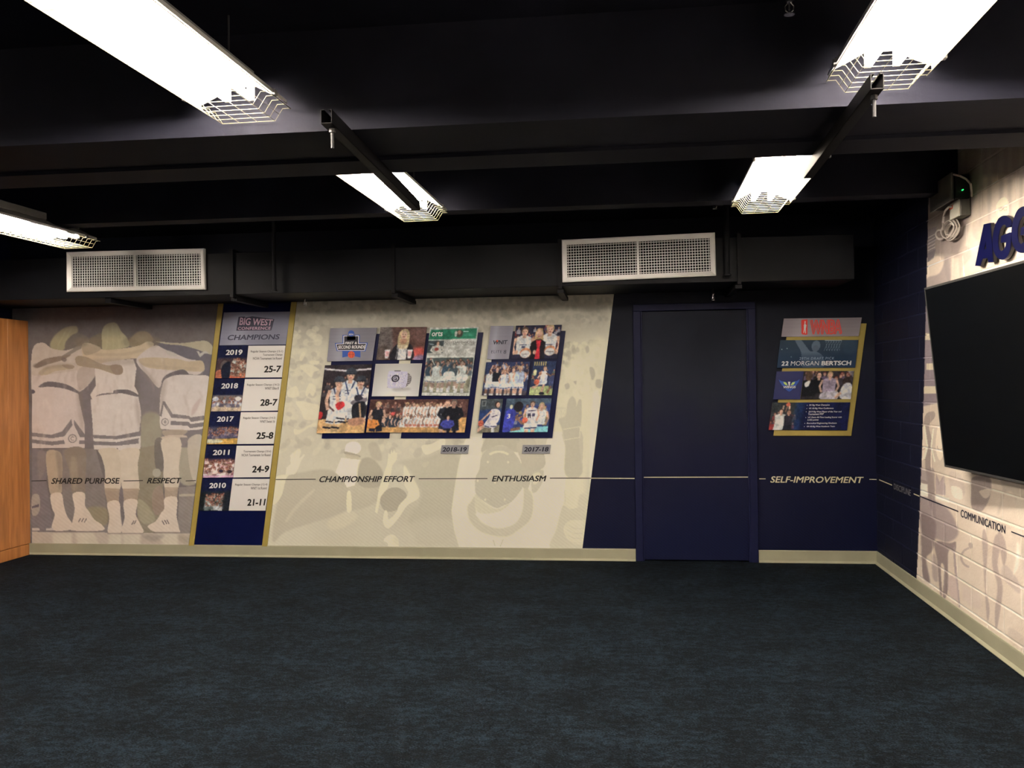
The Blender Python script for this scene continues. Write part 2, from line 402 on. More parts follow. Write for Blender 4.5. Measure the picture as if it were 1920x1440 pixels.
# ================================================================ STRUCTURE
XL = -5.56                                       # left wall
XC = RW0[0] + RWD[0]/RWD[1]*(D-RW0[1])           # back right corner
YF = -2.2; ZC = 2.9
def xr(y): return RW0[0] + RWD[0]/RWD[1]*(y-RW0[1])
S = dict(kind='structure')
MB().hexa([(XL-.1, YF-.1, -.1), (xr(YF)+.1, YF-.1, -.1), (XC+.1, D+.1, -.1), (XL-.1, D+.1, -.1)],
          [(XL-.1, YF-.1, 0), (xr(YF)+.1, YF-.1, 0), (XC+.1, D+.1, 0), (XL-.1, D+.1, 0)]).build('floor', 'carpet', label='blue grey mottled carpet floor', **S)
MB().hexa([(XL-.1, YF-.1, ZC), (xr(YF)+.1, YF-.1, ZC), (XC+.1, D+.1, ZC), (XL-.1, D+.1, ZC)],
          [(XL-.1, YF-.1, ZC+.1), (xr(YF)+.1, YF-.1, ZC+.1), (XC+.1, D+.1, ZC+.1), (XL-.1, D+.1, ZC+.1)]).build('ceiling', 'dark', label='near black painted ceiling', **S)
DX0, DX1, DZ = .215, 1.105, 2.122                # door opening
mb = MB().box((XL-.1, D, -.05), (DX0-.012, D+.12, ZC)).box((DX1+.012, D, -.05), (XC+.2, D+.12, ZC)).box((DX0-.012, D, DZ+.012), (DX1+.012, D+.12, ZC)).box((DX0-.1, D+.11, -.05), (DX1+.1, D+.13, DZ+.1))
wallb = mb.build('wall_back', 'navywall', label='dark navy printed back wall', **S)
MB().box((XL-.12, YF-.1, -.05), (XL, D+.1, ZC)).build('wall_left', 'navyframe', label='dark navy left wall behind the wooden cabinet', **S)
MB().box((XL-.1, YF-.12, -.05), (xr(YF)+.1, YF, ZC)).build('wall_front', mat('warm_grey_wall', (.30, .28, .26), noise=.05), label='wall behind the viewer', **S)

# soffit: dropped ceiling band with stepped boards
sof = MB().box((XL, 3.325, 2.53), (xr(3.6), 3.99, ZC)).build('beam', 'dark', label='wide dark ceiling beam crossing the room', **S)
for a, b, z in ((3.32, 3.53, 2.503), (3.536, 3.76, 2.512), (3.766, 3.995, 2.498)):
    MB().box((XL, a, z), (xr(3.6), b, 2.529)).build('board', 'dark', sof)
MB().box((XL, 5.60, 2.64), (xr(5.6), 5.74, ZC)).build('beam', 'dark', label='narrow dark ceiling beam nearer the back wall', **S)

# door
dr = empty('door_1', ((DX0+DX1)/2, D, 0), label='dark navy flush door printed with the wall graphic', kind='structure')
def wbuild(mb, name, m, parent, **kw): return mb.build(name, m, parent, org=parent.location, **kw)
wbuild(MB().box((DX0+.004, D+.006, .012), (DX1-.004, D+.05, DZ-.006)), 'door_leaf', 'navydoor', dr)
for nm, a, b in (('jamb', (DX0-.062, D-.022, 0), (DX0, D+.06, DZ)), ('jamb', (DX1, D-.022, 0), (DX1+.062, D+.06, DZ)), ('head_jamb', (DX0-.062, D-.022, DZ), (DX1+.062, D+.06, DZ+.058))):
    wbuild(MB().box(a, b), nm, 'navyframe', dr, bevel=.003)
for x0, x1 in ((DX0-.006, DX0+.012), (DX1-.012, DX1+.006)):
    wbuild(MB().box((x0, D-.012, 0), (x1, D+.004, DZ)), 'door_stop', 'navyframe', dr)

# baseboards (rubber cove base with a toe)
def base_seg(x0, x1, nm, lb):
    prof = [(0, .103), (-.006, .103), (-.008, .095), (-.008, .018), (-.022, .004), (-.022, 0), (0, 0)]
    MB().prism([(x0, D+a, z) for a, z in prof], (x1-x0, 0, 0)).build(nm, 'base', label=lb, **S)
base_seg(XL, DX0-.064, 'baseboard_back', 'beige rubber baseboard left of the door')
base_seg(DX1+.066, XC, 'baseboard_back', 'short beige rubber baseboard between the door and the corner')
prof = [(0, .103), (.006, .103), (.008, .095), (.008, .018), (.022, .004), (.022, 0), (0, 0)]
MB().prism([rwp(YF, a, z) for a, z in prof], rwp(D-.001, 0, 0)-rwp(YF, 0, 0)).build('baseboard_right', 'base', label='beige rubber baseboard along the block wall', **S)

# ================================================================ PAINTED PICTURES
# ---- left mural: three players seen from behind
def hatch(c, y0, amp, per=6.0, x0=None, x1=None):
    yy, xx = np.mgrid[0:c.h, 0:c.w]; yp = yy/c.ss + c.y0; xp = xx/c.ss + c.x0
    m = np.clip((yp-y0)/40, 0, 1)
    if x0 is not None: m = m*((xp > x0) & (xp < x1))
    c.a += (amp*np.sin((yp*.95 - xp*.72)*2*math.pi/per)*m)[..., None]
LM = Cv(15, 555, 425, 1035, 1.6, (104, 93, 88))
c = LM
c.noise(60, 7, 1).noise(14, 3, 2)
c.tf(4.8, 0, 540)
c.poly([(100, 100), (2000, 100), (2000, 520), (100, 560)], (98, 88, 83), .8, False, 12)  # top background toned down in the print for the duct's shade
mid = (108, 97, 93); jer = (186, 170, 156); jer2 = (176, 160, 143); sk = (166, 148, 122); skd = (140, 124, 102); dk = (98, 88, 86)
c.poly([(1240, 560), (1900, 600), (1900, 1440), (1260, 1440)], (112, 102, 98), .8, False, 8)
c.poly([(1280, 1150), (1440, 1150), (1440, 1440), (1270, 1440)], (142, 132, 108), .8, True, 4)
c.poly([(740, 900), (850, 820), (850, 1440), (760, 1440)], (106, 95, 92), 1, False, 3)
# heads
c.poly([(450, 530), (475, 450), (540, 385), (600, 352), (680, 342), (702, 375), (690, 410), (640, 460), (590, 540), (520, 580)], (148, 136, 104), soft=2)
c.poly([(590, 490), (640, 430), (700, 405), (760, 425), (800, 460), (740, 510), (650, 550), (590, 550)], (108, 97, 86), soft=1)
c.poly([(790, 480), (850, 430), (920, 410), (930, 530), (860, 540)], (112, 99, 80), soft=2)
c.poly([(1150, 500), (1195, 430), (1260, 388), (1335, 400), (1380, 465), (1330, 510), (1220, 540)], (130, 114, 90), soft=2)
# left player top
c.poly([(290, 560), (385, 492), (470, 545), (600, 560), (740, 515), (840, 530), (870, 640), (850, 800), (715, 935), (600, 890), (430, 860), (350, 900), (285, 930)], jer2)
c.poly([(640, 560), (720, 500), (800, 470), (780, 520), (700, 560), (560, 640), (545, 620)], (122, 110, 96), .8)
c.poly([(310, 700), (400, 640), (560, 610), (640, 600), (560, 650), (420, 690), (340, 720)], (128, 110, 94))
c.poly([(345, 765), (420, 712), (600, 685), (665, 700), (650, 728), (500, 748), (400, 790)], sk)
c.poly([(560, 690), (665, 700), (650, 728), (590, 720)], (138, 118, 98), .8)
c.poly([(290, 780), (340, 790), (700, 740), (860, 700), (850, 800), (715, 935), (600, 880), (430, 850), (350, 890), (290, 900)], jer, .9)
c.poly([(700, 740), (850, 690), (860, 790), (720, 920)], (158, 142, 128), .7)
# centre hair and arms
c.poly([(850, 660), (1200, 640), (1228, 720), (1210, 880), (1245, 950), (1232, 985), (1050, 972), (830, 1005), (812, 960), (862, 880)], (190, 175, 160), smooth=False)
c.poly([(915, 410), (940, 340), (1000, 312), (1050, 320), (1092, 390), (1145, 450), (1165, 520), (1100, 545), (1000, 570), (925, 565), (918, 480)], (160, 148, 114), soft=1)
c.poly([(740, 510), (820, 500), (930, 555), (1100, 545), (1250, 518), (1330, 480), (1382, 500), (1362, 580), (1300, 622), (1130, 642), (960, 665), (880, 680), (760, 640)], (180, 160, 132))
c.poly([(740, 510), (830, 505), (910, 545), (840, 590), (760, 600)], (156, 138, 114), .9)
c.poly([(676, 645), (700, 612), (790, 625), (880, 670), (970, 695), (1080, 692), (1108, 740), (1090, 776), (1030, 776), (900, 732), (780, 712), (700, 695)], (146, 127, 104))
c.poly([(990, 700), (1080, 692), (1108, 740), (1090, 776), (1030, 776)], (132, 112, 94), .9)
# right player
c.poly([(1240, 620), (1380, 520), (1480, 540), (1640, 600), (1800, 640), (1835, 720), (1780, 780), (1600, 760), (1480, 800), (1430, 900), (1330, 790), (1240, 690)], jer)
c.poly([(1410, 500), (1560, 488), (1700, 540), (1900, 600), (1895, 790), (1830, 790), (1820, 670), (1700, 640), (1600, 600), (1500, 560)], (98, 90, 92))
c.poly([(1490, 560), (1540, 570), (1600, 600), (1580, 615), (1510, 600)], (176, 165, 150), .8)
c.poly([(1400, 480), (1620, 497), (1800, 476), (1872, 483), (1920, 540), (1906, 600), (1760, 548), (1640, 518), (1500, 505)], (162, 150, 124))
c.poly([(1770, 570), (1790, 568), (1800, 590), (1850, 565), (1885, 590), (1840, 590), (1800, 625)], (170, 160, 146), smooth=False)
c.poly([(1250, 640), (1400, 625), (1600, 640), (1700, 662), (1818, 655), (1838, 745), (1750, 752), (1600, 742), (1420, 730), (1300, 705)], (174, 154, 126))
c.poly([(1455, 840), (1500, 780), (1640, 732), (1692, 778), (1560, 788), (1470, 850)], dk)
c.poly([(1460, 880), (1490, 820), (1600, 782), (1800, 786), (1882, 800), (1878, 900), (1842, 1180), (1832, 1262), (1690, 1280), (1490, 1270), (1440, 1240), (1440, 1000)], (192, 177, 163))
c.poly([(1810, 990), (1770, 1100), (1720, 1150), (1740, 1060)], (168, 145, 134), .6, soft=2)
st = (112, 102, 98)
for p in ([(1465, 1020), (1482, 1020), (1552, 1130), (1540, 1165), (1472, 1050), (1455, 1160), (1435, 1150)], [(1545, 1132), (1700, 1150), (1715, 1165), (1840, 1148), (1838, 1188), (1720, 1205), (1700, 1178), (1540, 1168)],
          [(1538, 1196), (1700, 1205), (1715, 1225), (1835, 1208), (1832, 1245), (1712, 1262), (1690, 1240), (1535, 1232)]): c.poly(p, st, smooth=False)
c.ring(1485, 1205, 34, 9, (120, 110, 104)); c.ell(1487, 1205, 14, 17, (135, 124, 116))
c.poly([(1460, 1290), (1560, 1275), (1690, 1285), (1600, 1350), (1500, 1345)], (160, 140, 118), .8)
c.poly([(1455, 1340), (1680, 1330), (1640, 1440), (1460, 1440)], (178, 160, 140))
# centre shorts
c.poly([(815, 1005), (950, 962), (1100, 955), (1245, 975), (1268, 1100), (1265, 1430), (1055, 1440), (845, 1440), (832, 1200)], (188, 174, 160), smooth=False)
c.poly([(1030, 920), (1150, 915), (1242, 960), (1232, 978), (1100, 948), (1030, 952)], dk); c.poly([(860, 975), (920, 950), (1030, 945), (1030, 952), (930, 962)], dk)
for p in ([(840, 1322), (1045, 1332), (1255, 1290), (1262, 1210), (1270, 1225), (1266, 1330), (1050, 1362), (842, 1352)], [(842, 1378), (1050, 1388), (1250, 1350), (1248, 1400), (1050, 1420), (845, 1412)]): c.poly(p, st, smooth=False)
# left shorts
c.poly([(288, 905), (430, 888), (600, 900), (705, 952), (722, 1050), (762, 1230), (762, 1440), (288, 1440)], (184, 168, 155), smooth=False)
c.poly([(345, 890), (430, 843), (600, 868), (716, 937), (700, 948), (580, 906), (430, 887)], dk)
c.poly([(288, 912), (312, 925), (312, 945), (288, 950)], (90, 80, 82))
for p in ([(288, 1300), (460, 1322), (560, 1290), (642, 1178), (652, 1235), (580, 1335), (470, 1352), (288, 1335)], [(288, 1362), (470, 1382), (575, 1368), (585, 1402), (470, 1416), (288, 1395)],
          [(665, 1185), (762, 1315), (762, 1345), (720, 1345), (668, 1235)], [(715, 1370), (762, 1370), (762, 1405), (710, 1405)]): c.poly(p, st, smooth=False)
c.ring(652, 1355, 40, 10, (122, 112, 106)); c.ring(654, 1355, 20, 8, (128, 117, 110), 40, 320)
# lower half
c.tf(4.8, 0, 820)
c.poly([(288, 95), (430, 130), (420, 400), (480, 830), (288, 850)], (112, 101, 98), 1, False)
c.poly([(340, 140), (420, 150), (400, 300), (350, 380)], (124, 110, 102), .8, soft=3)
c.poly([(560, 110), (860, 100), (940, 400), (970, 860), (560, 860)], (116, 105, 97), 1, False)
c.poly([(780, 640), (960, 640), (965, 780), (850, 790)], (134, 120, 92), .8, soft=4)
c.poly([(1235, 100), (1460, 60), (1480, 860), (1235, 860)], (128, 116, 96), 1, False, 1)
c.poly([(1395, 30), (1470, 30), (1470, 290), (1400, 270)], (102, 92, 84), .9)
c.ell(1410, 320, 38, 40, (150, 140, 122)); c.poly([(1380, 480), (1450, 440), (1480, 640), (1400, 700), (1370, 600)], (140, 118, 102), .8)
c.poly([(1240, 560), (1320, 600), (1400, 740), (1300, 780), (1240, 700)], (150, 138, 112), .8, soft=2)
c.poly([(1620, 100), (1830, 100), (1780, 400), (1620, 400)], (152, 140, 118), .9, soft=2)
c.poly([(1700, 10), (1825, 0), (1790, 380), (1730, 370), (1690, 150)], (172, 158, 138), .9)
c.poly([(1620, 0), (1690, 0), (1690, 90), (1620, 90)], (112, 102, 96), .9, False)
c.poly([(1610, 450), (1760, 440), (1700, 970), (1600, 860)], (128, 116, 106), 1, False)
c.poly([(1610, 512), (1755, 508), (1755, 530), (1610, 530)], (165, 150, 128), .8, False)
c.poly([(288, 530), (350, 520), (360, 640), (330, 700), (288, 690)], (150, 136, 122), .9); c.poly([(288, 620), (350, 600), (350, 625), (288, 640)], (90, 80, 82), 1, False)
# floor with reflections
c.poly([(288, 850), (1800, 865), (1700, 980), (288, 980)], (172, 155, 136), 1, False)
for p in ([(470, 860), (650, 860), (640, 980), (480, 980)], [(975, 870), (1090, 870), (1100, 980), (980, 980)], [(1100, 875), (1270, 870), (1260, 980), (1120, 980)], [(1400, 860), (1610, 865), (1600, 980), (1480, 980)], [(680, 860), (840, 850), (900, 980), (700, 980)]):
    c.poly(p, (190, 176, 152), .8, False, 4)
c.poly([(1280, 880), (1480, 880), (1380, 940), (1290, 900)], (140, 126, 112), .7, soft=5); c.poly([(1600, 880), (1720, 900), (1700, 960), (1620, 930)], (150, 136, 116), .7, soft=5)
# legs and socks
c.poly([(420, 130), (540, 135), (562, 250), (558, 400), (550, 505), (460, 520), (428, 350)], (158, 139, 116))
c.poly([(500, 140), (545, 140), (562, 250), (555, 400), (530, 480), (520, 300)], (128, 112, 96), .7, soft=3)
c.poly([(580, 115), (765, 110), (765, 400), (760, 510), (655, 510), (625, 300)], (122, 108, 94)); c.poly([(640, 180), (690, 200), (700, 400), (660, 480), (632, 300)], (142, 125, 104), .7, soft=4)
sock = (192, 173, 152)
c.poly([(455, 518), (550, 502), (572, 600), (600, 700), (645, 770), (640, 830), (470, 832), (492, 700), (470, 640)], sock)
c.poly([(655, 508), (760, 502), (765, 610), (800, 665), (850, 740), (915, 785), (922, 838), (640, 836), (652, 760), (672, 640)], sock)
c.poly([(415, 820), (480, 815), (480, 838), (415, 838)], (176, 160, 146), 1, False); c.poly([(288, 815), (355, 818), (358, 838), (288, 840)], (176, 160, 146), 1, False)
for p in ([(845, 80), (1050, 95), (1055, 120), (845, 108)], [(1060, 95), (1265, 75), (1262, 105), (1065, 122)]): c.poly(p, (190, 175, 160), 1, False)
c.poly([(890, 108), (1070, 112), (1088, 300), (1078, 470), (965, 475), (940, 440), (945, 300), (915, 180)], (182, 165, 142))
c.poly([(1080, 118), (1250, 105), (1240, 250), (1255, 450), (1240, 470), (1105, 470), (1088, 250)], (186, 169, 147))
c.poly([(938, 455), (1078, 462), (1068, 590), (965, 595)], (152, 130, 108), .9, False); c.poly([(1104, 462), (1252, 462), (1235, 572), (1115, 576)], (154, 132, 110), .9, False)
c.poly([(965, 592), (1068, 575), (1085, 700), (1092, 855), (972, 862), (985, 720)], sock); c.poly([(1115, 574), (1235, 565), (1222, 690), (1262, 780), (1285, 862), (1100, 866), (1122, 720)], sock)
c.poly([(1455, 20), (1625, 20), (1612, 250), (1605, 455), (1482, 455), (1472, 200)], (186, 169, 147)); c.poly([(1480, 450), (1606, 450), (1592, 545), (1482, 550)], (156, 134, 112), .9, False)
c.poly([(1482, 548), (1592, 542), (1588, 700), (1612, 820), (1604, 858), (1400, 852), (1335, 815), (1338, 790), (1400, 755), (1450, 680), (1478, 640)], sock)
for x, y, d in ((715, 745, 1), (742, 745, 1), (768, 748, 1), (1195, 768, 1), (1215, 764, 1), (1470, 768, -1), (1492, 762, -1), (1512, 760, -1)): c.line([(x-8*d, y+16), (x+10*d, y-16)], 9, (100, 88, 80))
for x0, x1, y in ((470, 900, 850), (970, 1290, 866), (1380, 1610, 858)): c.line([(x0, y), (x1, y)], 10, (120, 104, 92), .8, 1)
# cloth folds and body shading
c.tf(4.8, 0, 540)
rf = np.random.default_rng(12)
for x0, x1, y0, y1, n in ((300, 720, 930, 1290, 16), (840, 1250, 1000, 1300, 16), (1460, 1860, 840, 1130, 14), (860, 1210, 700, 900, 12), (1260, 1600, 560, 760, 8), (300, 800, 560, 860, 14)):
    for k in range(n):
        x = rf.uniform(x0, x1); y = rf.uniform(y0, y1); l = rf.uniform(40, 140); a_ = rf.uniform(-.5, .5)
        c.line([(x, y), (x+l*math.sin(a_), y+l*math.cos(a_)), (x+l*1.5*math.sin(a_*.6), y+l*1.6)], rf.uniform(6, 20), (150, 134, 120) if rf.random() < .6 else (206, 190, 172), .22, 3)
for p_ in ([(300, 880), (420, 700), (700, 690), (420, 740)], [(860, 640), (1200, 640), (1180, 690), (900, 690)], [(1240, 620), (1290, 700), (1430, 890), (1300, 800)], [(720, 900), (760, 1200), (745, 1300), (690, 1000)], [(1225, 980), (1262, 1100), (1262, 1300), (1215, 1100)], [(1440, 900), (1500, 830), (1480, 1000), (1450, 1100)]):
    c.poly(p_, (128, 112, 100), .35, True, 5)
for p_ in ([(1010, 330), (1020, 560)], [(1050, 330), (1075, 540)], [(975, 350), (960, 540)], [(600, 370), (520, 520)], [(640, 370), (590, 470)], [(1090, 420), (1120, 530)]): c.line(p_, 9, (176, 166, 128), .4, 2)
for p_ in ([(740, 575), (900, 600), (1100, 600), (1300, 560)], [(700, 670), (880, 700), (1040, 730)], [(1290, 690), (1500, 715), (1780, 730)], [(400, 715), (620, 700)]): c.line(p_, 12, (138, 118, 96), .45, 4)
c.poly([(560, 620), (600, 640), (585, 665), (555, 650)], (110, 96, 86), .8, soft=1); c.poly([(300, 690), (400, 660), (420, 690), (320, 720)], (110, 96, 84), .6, soft=2)
for a0 in (735, 1160, 1380):
    c.poly([(a0-60, 470), (a0, 440), (a0+70, 470), (a0+30, 520), (a0-40, 520)], (118, 104, 84), .5, True, 5)
c.poly([(20, 60), (2000, 60), (2000, 330), (100, 360)], (72, 64, 62), .7, False, 40)  # the duct's shade painted across the top of the mural
hatch(c, 900, 2.6, 7)
c.noise(3, 2.4, 9).noise(9, 3, 10)

# ---- centre mural: faded crowd
CM = Cv(490, 545, 1160, 1035, 1.5, (186, 174, 148))
c = CM
c.noise(70, 6, 3)
c.tf(1, 0, 0)
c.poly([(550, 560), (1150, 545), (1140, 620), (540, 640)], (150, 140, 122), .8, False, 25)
r = np.random.default_rng(5)
for i in range(420):                                     # blotchy crowd at the top
    x, y = r.uniform(545, 1150), 556+abs(r.normal(0, 34)); s = r.uniform(2, 6)
    c.ell(x, y, s*1.3, s, (132, 124, 108) if r.random() < .55 else (178, 167, 145), .35, r.uniform(0, 3), 1, 9)
for i in range(150):                                     # crowd at the right, below
    x, y = r.uniform(1050, 1125), r.uniform(640, 740); s = r.uniform(2, 6)
    c.ell(x, y, s, s*1.3, (158, 148, 124) if r.random() < .5 else (208, 196, 162), .55, 0, 1, 9)
for i in range(150):                                     # crowd at the left
    x, y = r.uniform(520, 608), r.uniform(615, 800); s = r.uniform(2.5, 8)
    c.ell(x, y, s*1.3, s, (198, 185, 156) if r.random() < .6 else (164, 153, 132), .55, r.uniform(-.5, .5), 1, 9)
for i in range(70):
    x, y = r.uniform(520, 900), r.uniform(815, 850); c.ell(x, y, r.uniform(4, 12), r.uniform(3, 8), (198, 185, 156) if r.random() < .5 else (166, 155, 132), .5, r.uniform(0, 3), 1, 9)
cr = (212, 198, 162)
c.poly([(1050, 700), (1140, 640), (1100, 900), (1095, 1030), (1030, 1030), (1035, 820)], (206, 193, 160), .8, True, 10)
c.poly([(1112, 740), (1128, 760), (1118, 890), (1105, 890)], (214, 201, 166), .8, soft=3)
c.tf(4.8, 520, 560)
for p in ([(90, 830), (130, 800), (175, 790), (195, 870), (150, 890), (95, 880)], [(165, 925), (300, 940), (380, 970), (360, 1080), (250, 1090), (215, 1010)], [(200, 610), (290, 590), (380, 640), (330, 660), (310, 710), (270, 680)],
          [(255, 870), (260, 820), (290, 760), (330, 775), (350, 810), (320, 880), (290, 850), (270, 880)], [(195, 540), (230, 480), (250, 500), (220, 560)], [(290, 560), (370, 560), (370, 590), (300, 590)],
          [(150, 1170), (200, 1180), (290, 1150), (200, 1215), (155, 1220)], [(120, 1440), (150, 1380), (200, 1350), (210, 1390), (180, 1440)], [(240, 1160), (350, 1110), (360, 1150)]): c.poly(p, (206, 192, 160), .8, soft=1)
c.tf(5.647, 500, 820)
tor = (170, 158, 134)
c.poly([(215, 400), (350, 375), (500, 345), (640, 340), (740, 380), (850, 520), (880, 700), (800, 800), (500, 900), (200, 1000), (60, 1100), (110, 700)], tor, .85, soft=3)
c.poly([(200, 400), (212, 320), (252, 285), (250, 190), (280, 160), (292, 215), (318, 140), (332, 135), (325, 215), (348, 140), (362, 150), (345, 225), (395, 178), (405, 185), (365, 250), (335, 330), (300, 390), (210, 402)], cr, smooth=False)
c.poly([(205, 395), (300, 385), (215, 420), (165, 600), (105, 695), (50, 700), (70, 560), (100, 420)], (206, 192, 158))
c.poly([(200, 880), (290, 740), (480, 560), (500, 575), (320, 760), (220, 890)], (190, 177, 150), .7, soft=2)
c.poly([(740, 380), (1220, 380), (1200, 640), (1000, 760), (800, 740)], (172, 160, 135), .7, soft=3)
c.poly([(850, 590), (890, 580), (898, 770), (850, 780)], cr, .8)
c.poly([(640, 900), (760, 820), (900, 780), (960, 860), (800, 960), (680, 980)], (196, 182, 152), .6, soft=4)
c.poly([(830, 110), (855, 65), (910, 45), (975, 60), (1000, 110), (985, 150), (940, 178), (840, 170)], (222, 208, 172))
c.poly([(830, 150), (985, 190), (965, 215), (840, 185)], (158, 146, 122)); c.poly([(838, 180), (970, 200), (960, 240), (860, 225)], (180, 166, 138), .8)
c.poly([(790, 215), (1010, 240), (975, 340), (962, 420), (930, 510), (850, 530), (800, 440), (728, 370)], (218, 204, 168), smooth=False)
c.poly([(990, 250), (1070, 210), (1150, 250), (1230, 370), (1200, 520), (1000, 520), (960, 400)], (158, 147, 124), .8, soft=2)
c.poly([(1090, 60), (1180, 80), (1220, 240), (1130, 230), (1080, 140)], (166, 154, 131), .7, soft=2)
c.poly([(1285, 235), (1288, 165), (1310, 185), (1320, 130), (1335, 165), (1350, 120), (1362, 165), (1384, 160), (1378, 235), (1330, 300), (1315, 400), (1285, 530), (1205, 640), (1172, 810), (1148, 790), (1190, 540), (1235, 400), (1272, 300)], (204, 191, 158), smooth=False)
c.poly([(1205, 640), (1290, 545), (1400, 535), (1482, 610), (1430, 740), (1290, 790), (1215, 730)], (158, 147, 124), .9)
c.poly([(1450, 320), (1470, 300), (1520, 400), (1600, 520), (1612, 640), (1490, 720), (1400, 850), (1290, 965), (1232, 900), (1250, 780), (1280, 790), (1290, 870), (1375, 790), (1400, 720), (1500, 600), (1458, 500)], (206, 193, 160))
c.poly([(1238, 1095), (1275, 1045), (1340, 1030), (1390, 1075), (1400, 1150), (1360, 1168), (1290, 1165), (1280, 1120)], cr)
c.poly([(1640, 90), (1740, 70), (1840, 20), (1890, 25), (1880, 90), (1780, 150), (1680, 182)], (206, 193, 160)); c.ell(1675, 292, 30, 28, (208, 195, 162)); c.ell(1705, 270, 14, 16, (208, 195, 162))
c.poly([(1380, 260), (1700, 200), (1950, 160), (2060, 260), (2050, 470), (1980, 700), (2000, 1000), (1700, 1168), (1500, 900), (1640, 640), (1560, 430), (1460, 300)], (174, 163, 138), .75, soft=5)
c.poly([(1370, 1000), (1700, 860), (2000, 900), (2050, 1168), (1400, 1168)], (188, 176, 150), .6, soft=8)
c.tf(5.647, 800, 820)
c.poly([(425, -10), (600, -10), (580, 200), (1250, 120), (1300, -60), (1460, -60), (1475, 400), (1450, 700), (1400, 850), (1310, 1180), (350, 1180), (290, 980), (262, 780), (300, 500), (340, 280), (380, 120)], (212, 200, 165), smooth=False, soft=1)
c.poly([(575, 150), (620, 20), (700, -60), (900, -60), (1000, 60), (960, 160), (800, 80), (660, 120)], (176, 165, 140))
c.poly([(950, 90), (1040, 10), (1130, 10), (1180, 120), (1245, 180), (1255, 290), (1200, 345), (1130, 390), (1100, 470), (1060, 560), (1010, 500), (1000, 260)], (180, 168, 143))
c.poly([(1125, 380), (1220, 345), (1240, 380), (1215, 500), (1150, 585), (1110, 560)], (186, 174, 148)); c.poly([(1120, 400), (1190, 370), (1210, 430), (1150, 500), (1120, 470)], (206, 194, 160), .9)
c.poly([(560, 330), (575, 220), (640, 130), (760, 92), (880, 120), (970, 220), (1015, 330), (1025, 470), (1000, 560), (900, 680), (820, 720), (740, 748), (640, 700), (530, 610), (512, 520), (520, 420)], (180, 169, 144))
c.ring(765, 330, 190, 24, (202, 190, 158), 236, 304)
for x, y in ((648, 262), (862, 264), (540, 460), (724, 478), (928, 466), (620, 660), (826, 660)): c.ell(x, y, 11, 13, (204, 192, 160))
c.poly([(430, 740), (455, 880), (560, 990), (700, 1040), (850, 1050), (960, 990), (1090, 880), (1130, 740), (1115, 600), (1060, 540), (1025, 560), (1020, 720), (985, 850), (900, 930), (760, 962), (640, 930), (550, 860), (518, 740), (510, 620), (470, 680)], (187, 175, 148), 1, soft=2)
c.poly([(512, 600), (620, 700), (745, 760), (880, 700), (780, 780), (620, 808), (530, 770)], (194, 182, 153))
c.poly([(520, 800), (620, 812), (780, 785), (900, 690), (1000, 560), (1025, 560), (1020, 720), (985, 850), (900, 930), (760, 962), (640, 930), (550, 860)], (214, 202, 166))
for p in ([(705, 1090), (725, 1150)], [(810, 1080), (780, 1155)]): c.line(p, 8, (178, 166, 140))
c.poly([(1440, -60), (1640, -60), (1650, 250), (1640, 390), (1500, 400), (1465, 330), (1480, 150)], (184, 172, 146), .9)
c.poly([(1440, 730), (1520, 760), (1620, 740), (1700, 760), (1680, 870), (1520, 880), (1450, 960), (1480, 1060), (1560, 1130), (1650, 1140), (1650, 1180), (1310, 1180), (1380, 960)], (190, 178, 150), .95)
for k in range(4): c.line([(1480, 920+k*55), (1560, 965+k*52), (1660, 970+k*48)], 7, (190, 178, 150), .9)
c.line([(1460, 560), (1470, 700)], 7, (192, 180, 152)); c.poly([(1630, 600), (1690, 620), (1700, 720), (1620, 770), (1600, 700)], (190, 178, 150), .8, soft=2)
c.tf(4, 980, 540)
c.poly([(270, 985), (320, 960), (330, 900), (345, 840), (375, 812), (400, 850), (402, 890), (420, 840), (442, 850), (440, 1000), (420, 1140), (440, 1400), (320, 1400), (320, 1180), (292, 1050)], (178, 167, 141), .9, soft=1)
for x in range(260, 320, 14): c.line([(x, 900), (x, 980)], 3, (190, 178, 150))
c.line([(255, 900), (325, 900)], 4, (190, 178, 150)); c.line([(305, 1060), (430, 1040), (430, 1120), (310, 1140)], 5, (204, 192, 160))
for p in ([(470, 450), (490, 430), (500, 470), (480, 490)], [(500, 600), (530, 600), (545, 650), (520, 690)], [(315, 725), (345, 715), (350, 750), (325, 760)], [(380, 700), (405, 695), (400, 730)], [(550, 690), (590, 690), (590, 750), (550, 740)]): c.poly(p, (166, 155, 132), .8, soft=1)
hatch(c, 895, 3.0, 6.2)
c.noise(2.5, 2.0, 11)

# ---- right wall print (stretched by the oblique view, so painted in the photograph's own shape)
RM = Cv(1640, 230, 2000, 1420, 1.5, (190, 171, 150))
c = RM
c.noise(50, 6, 21).noise(12, 3, 22)
lt = (206, 186, 164); md = (170, 152, 136); dd = (138, 122, 112); dz = (122, 106, 100)
c.tf(1, 0, 0)
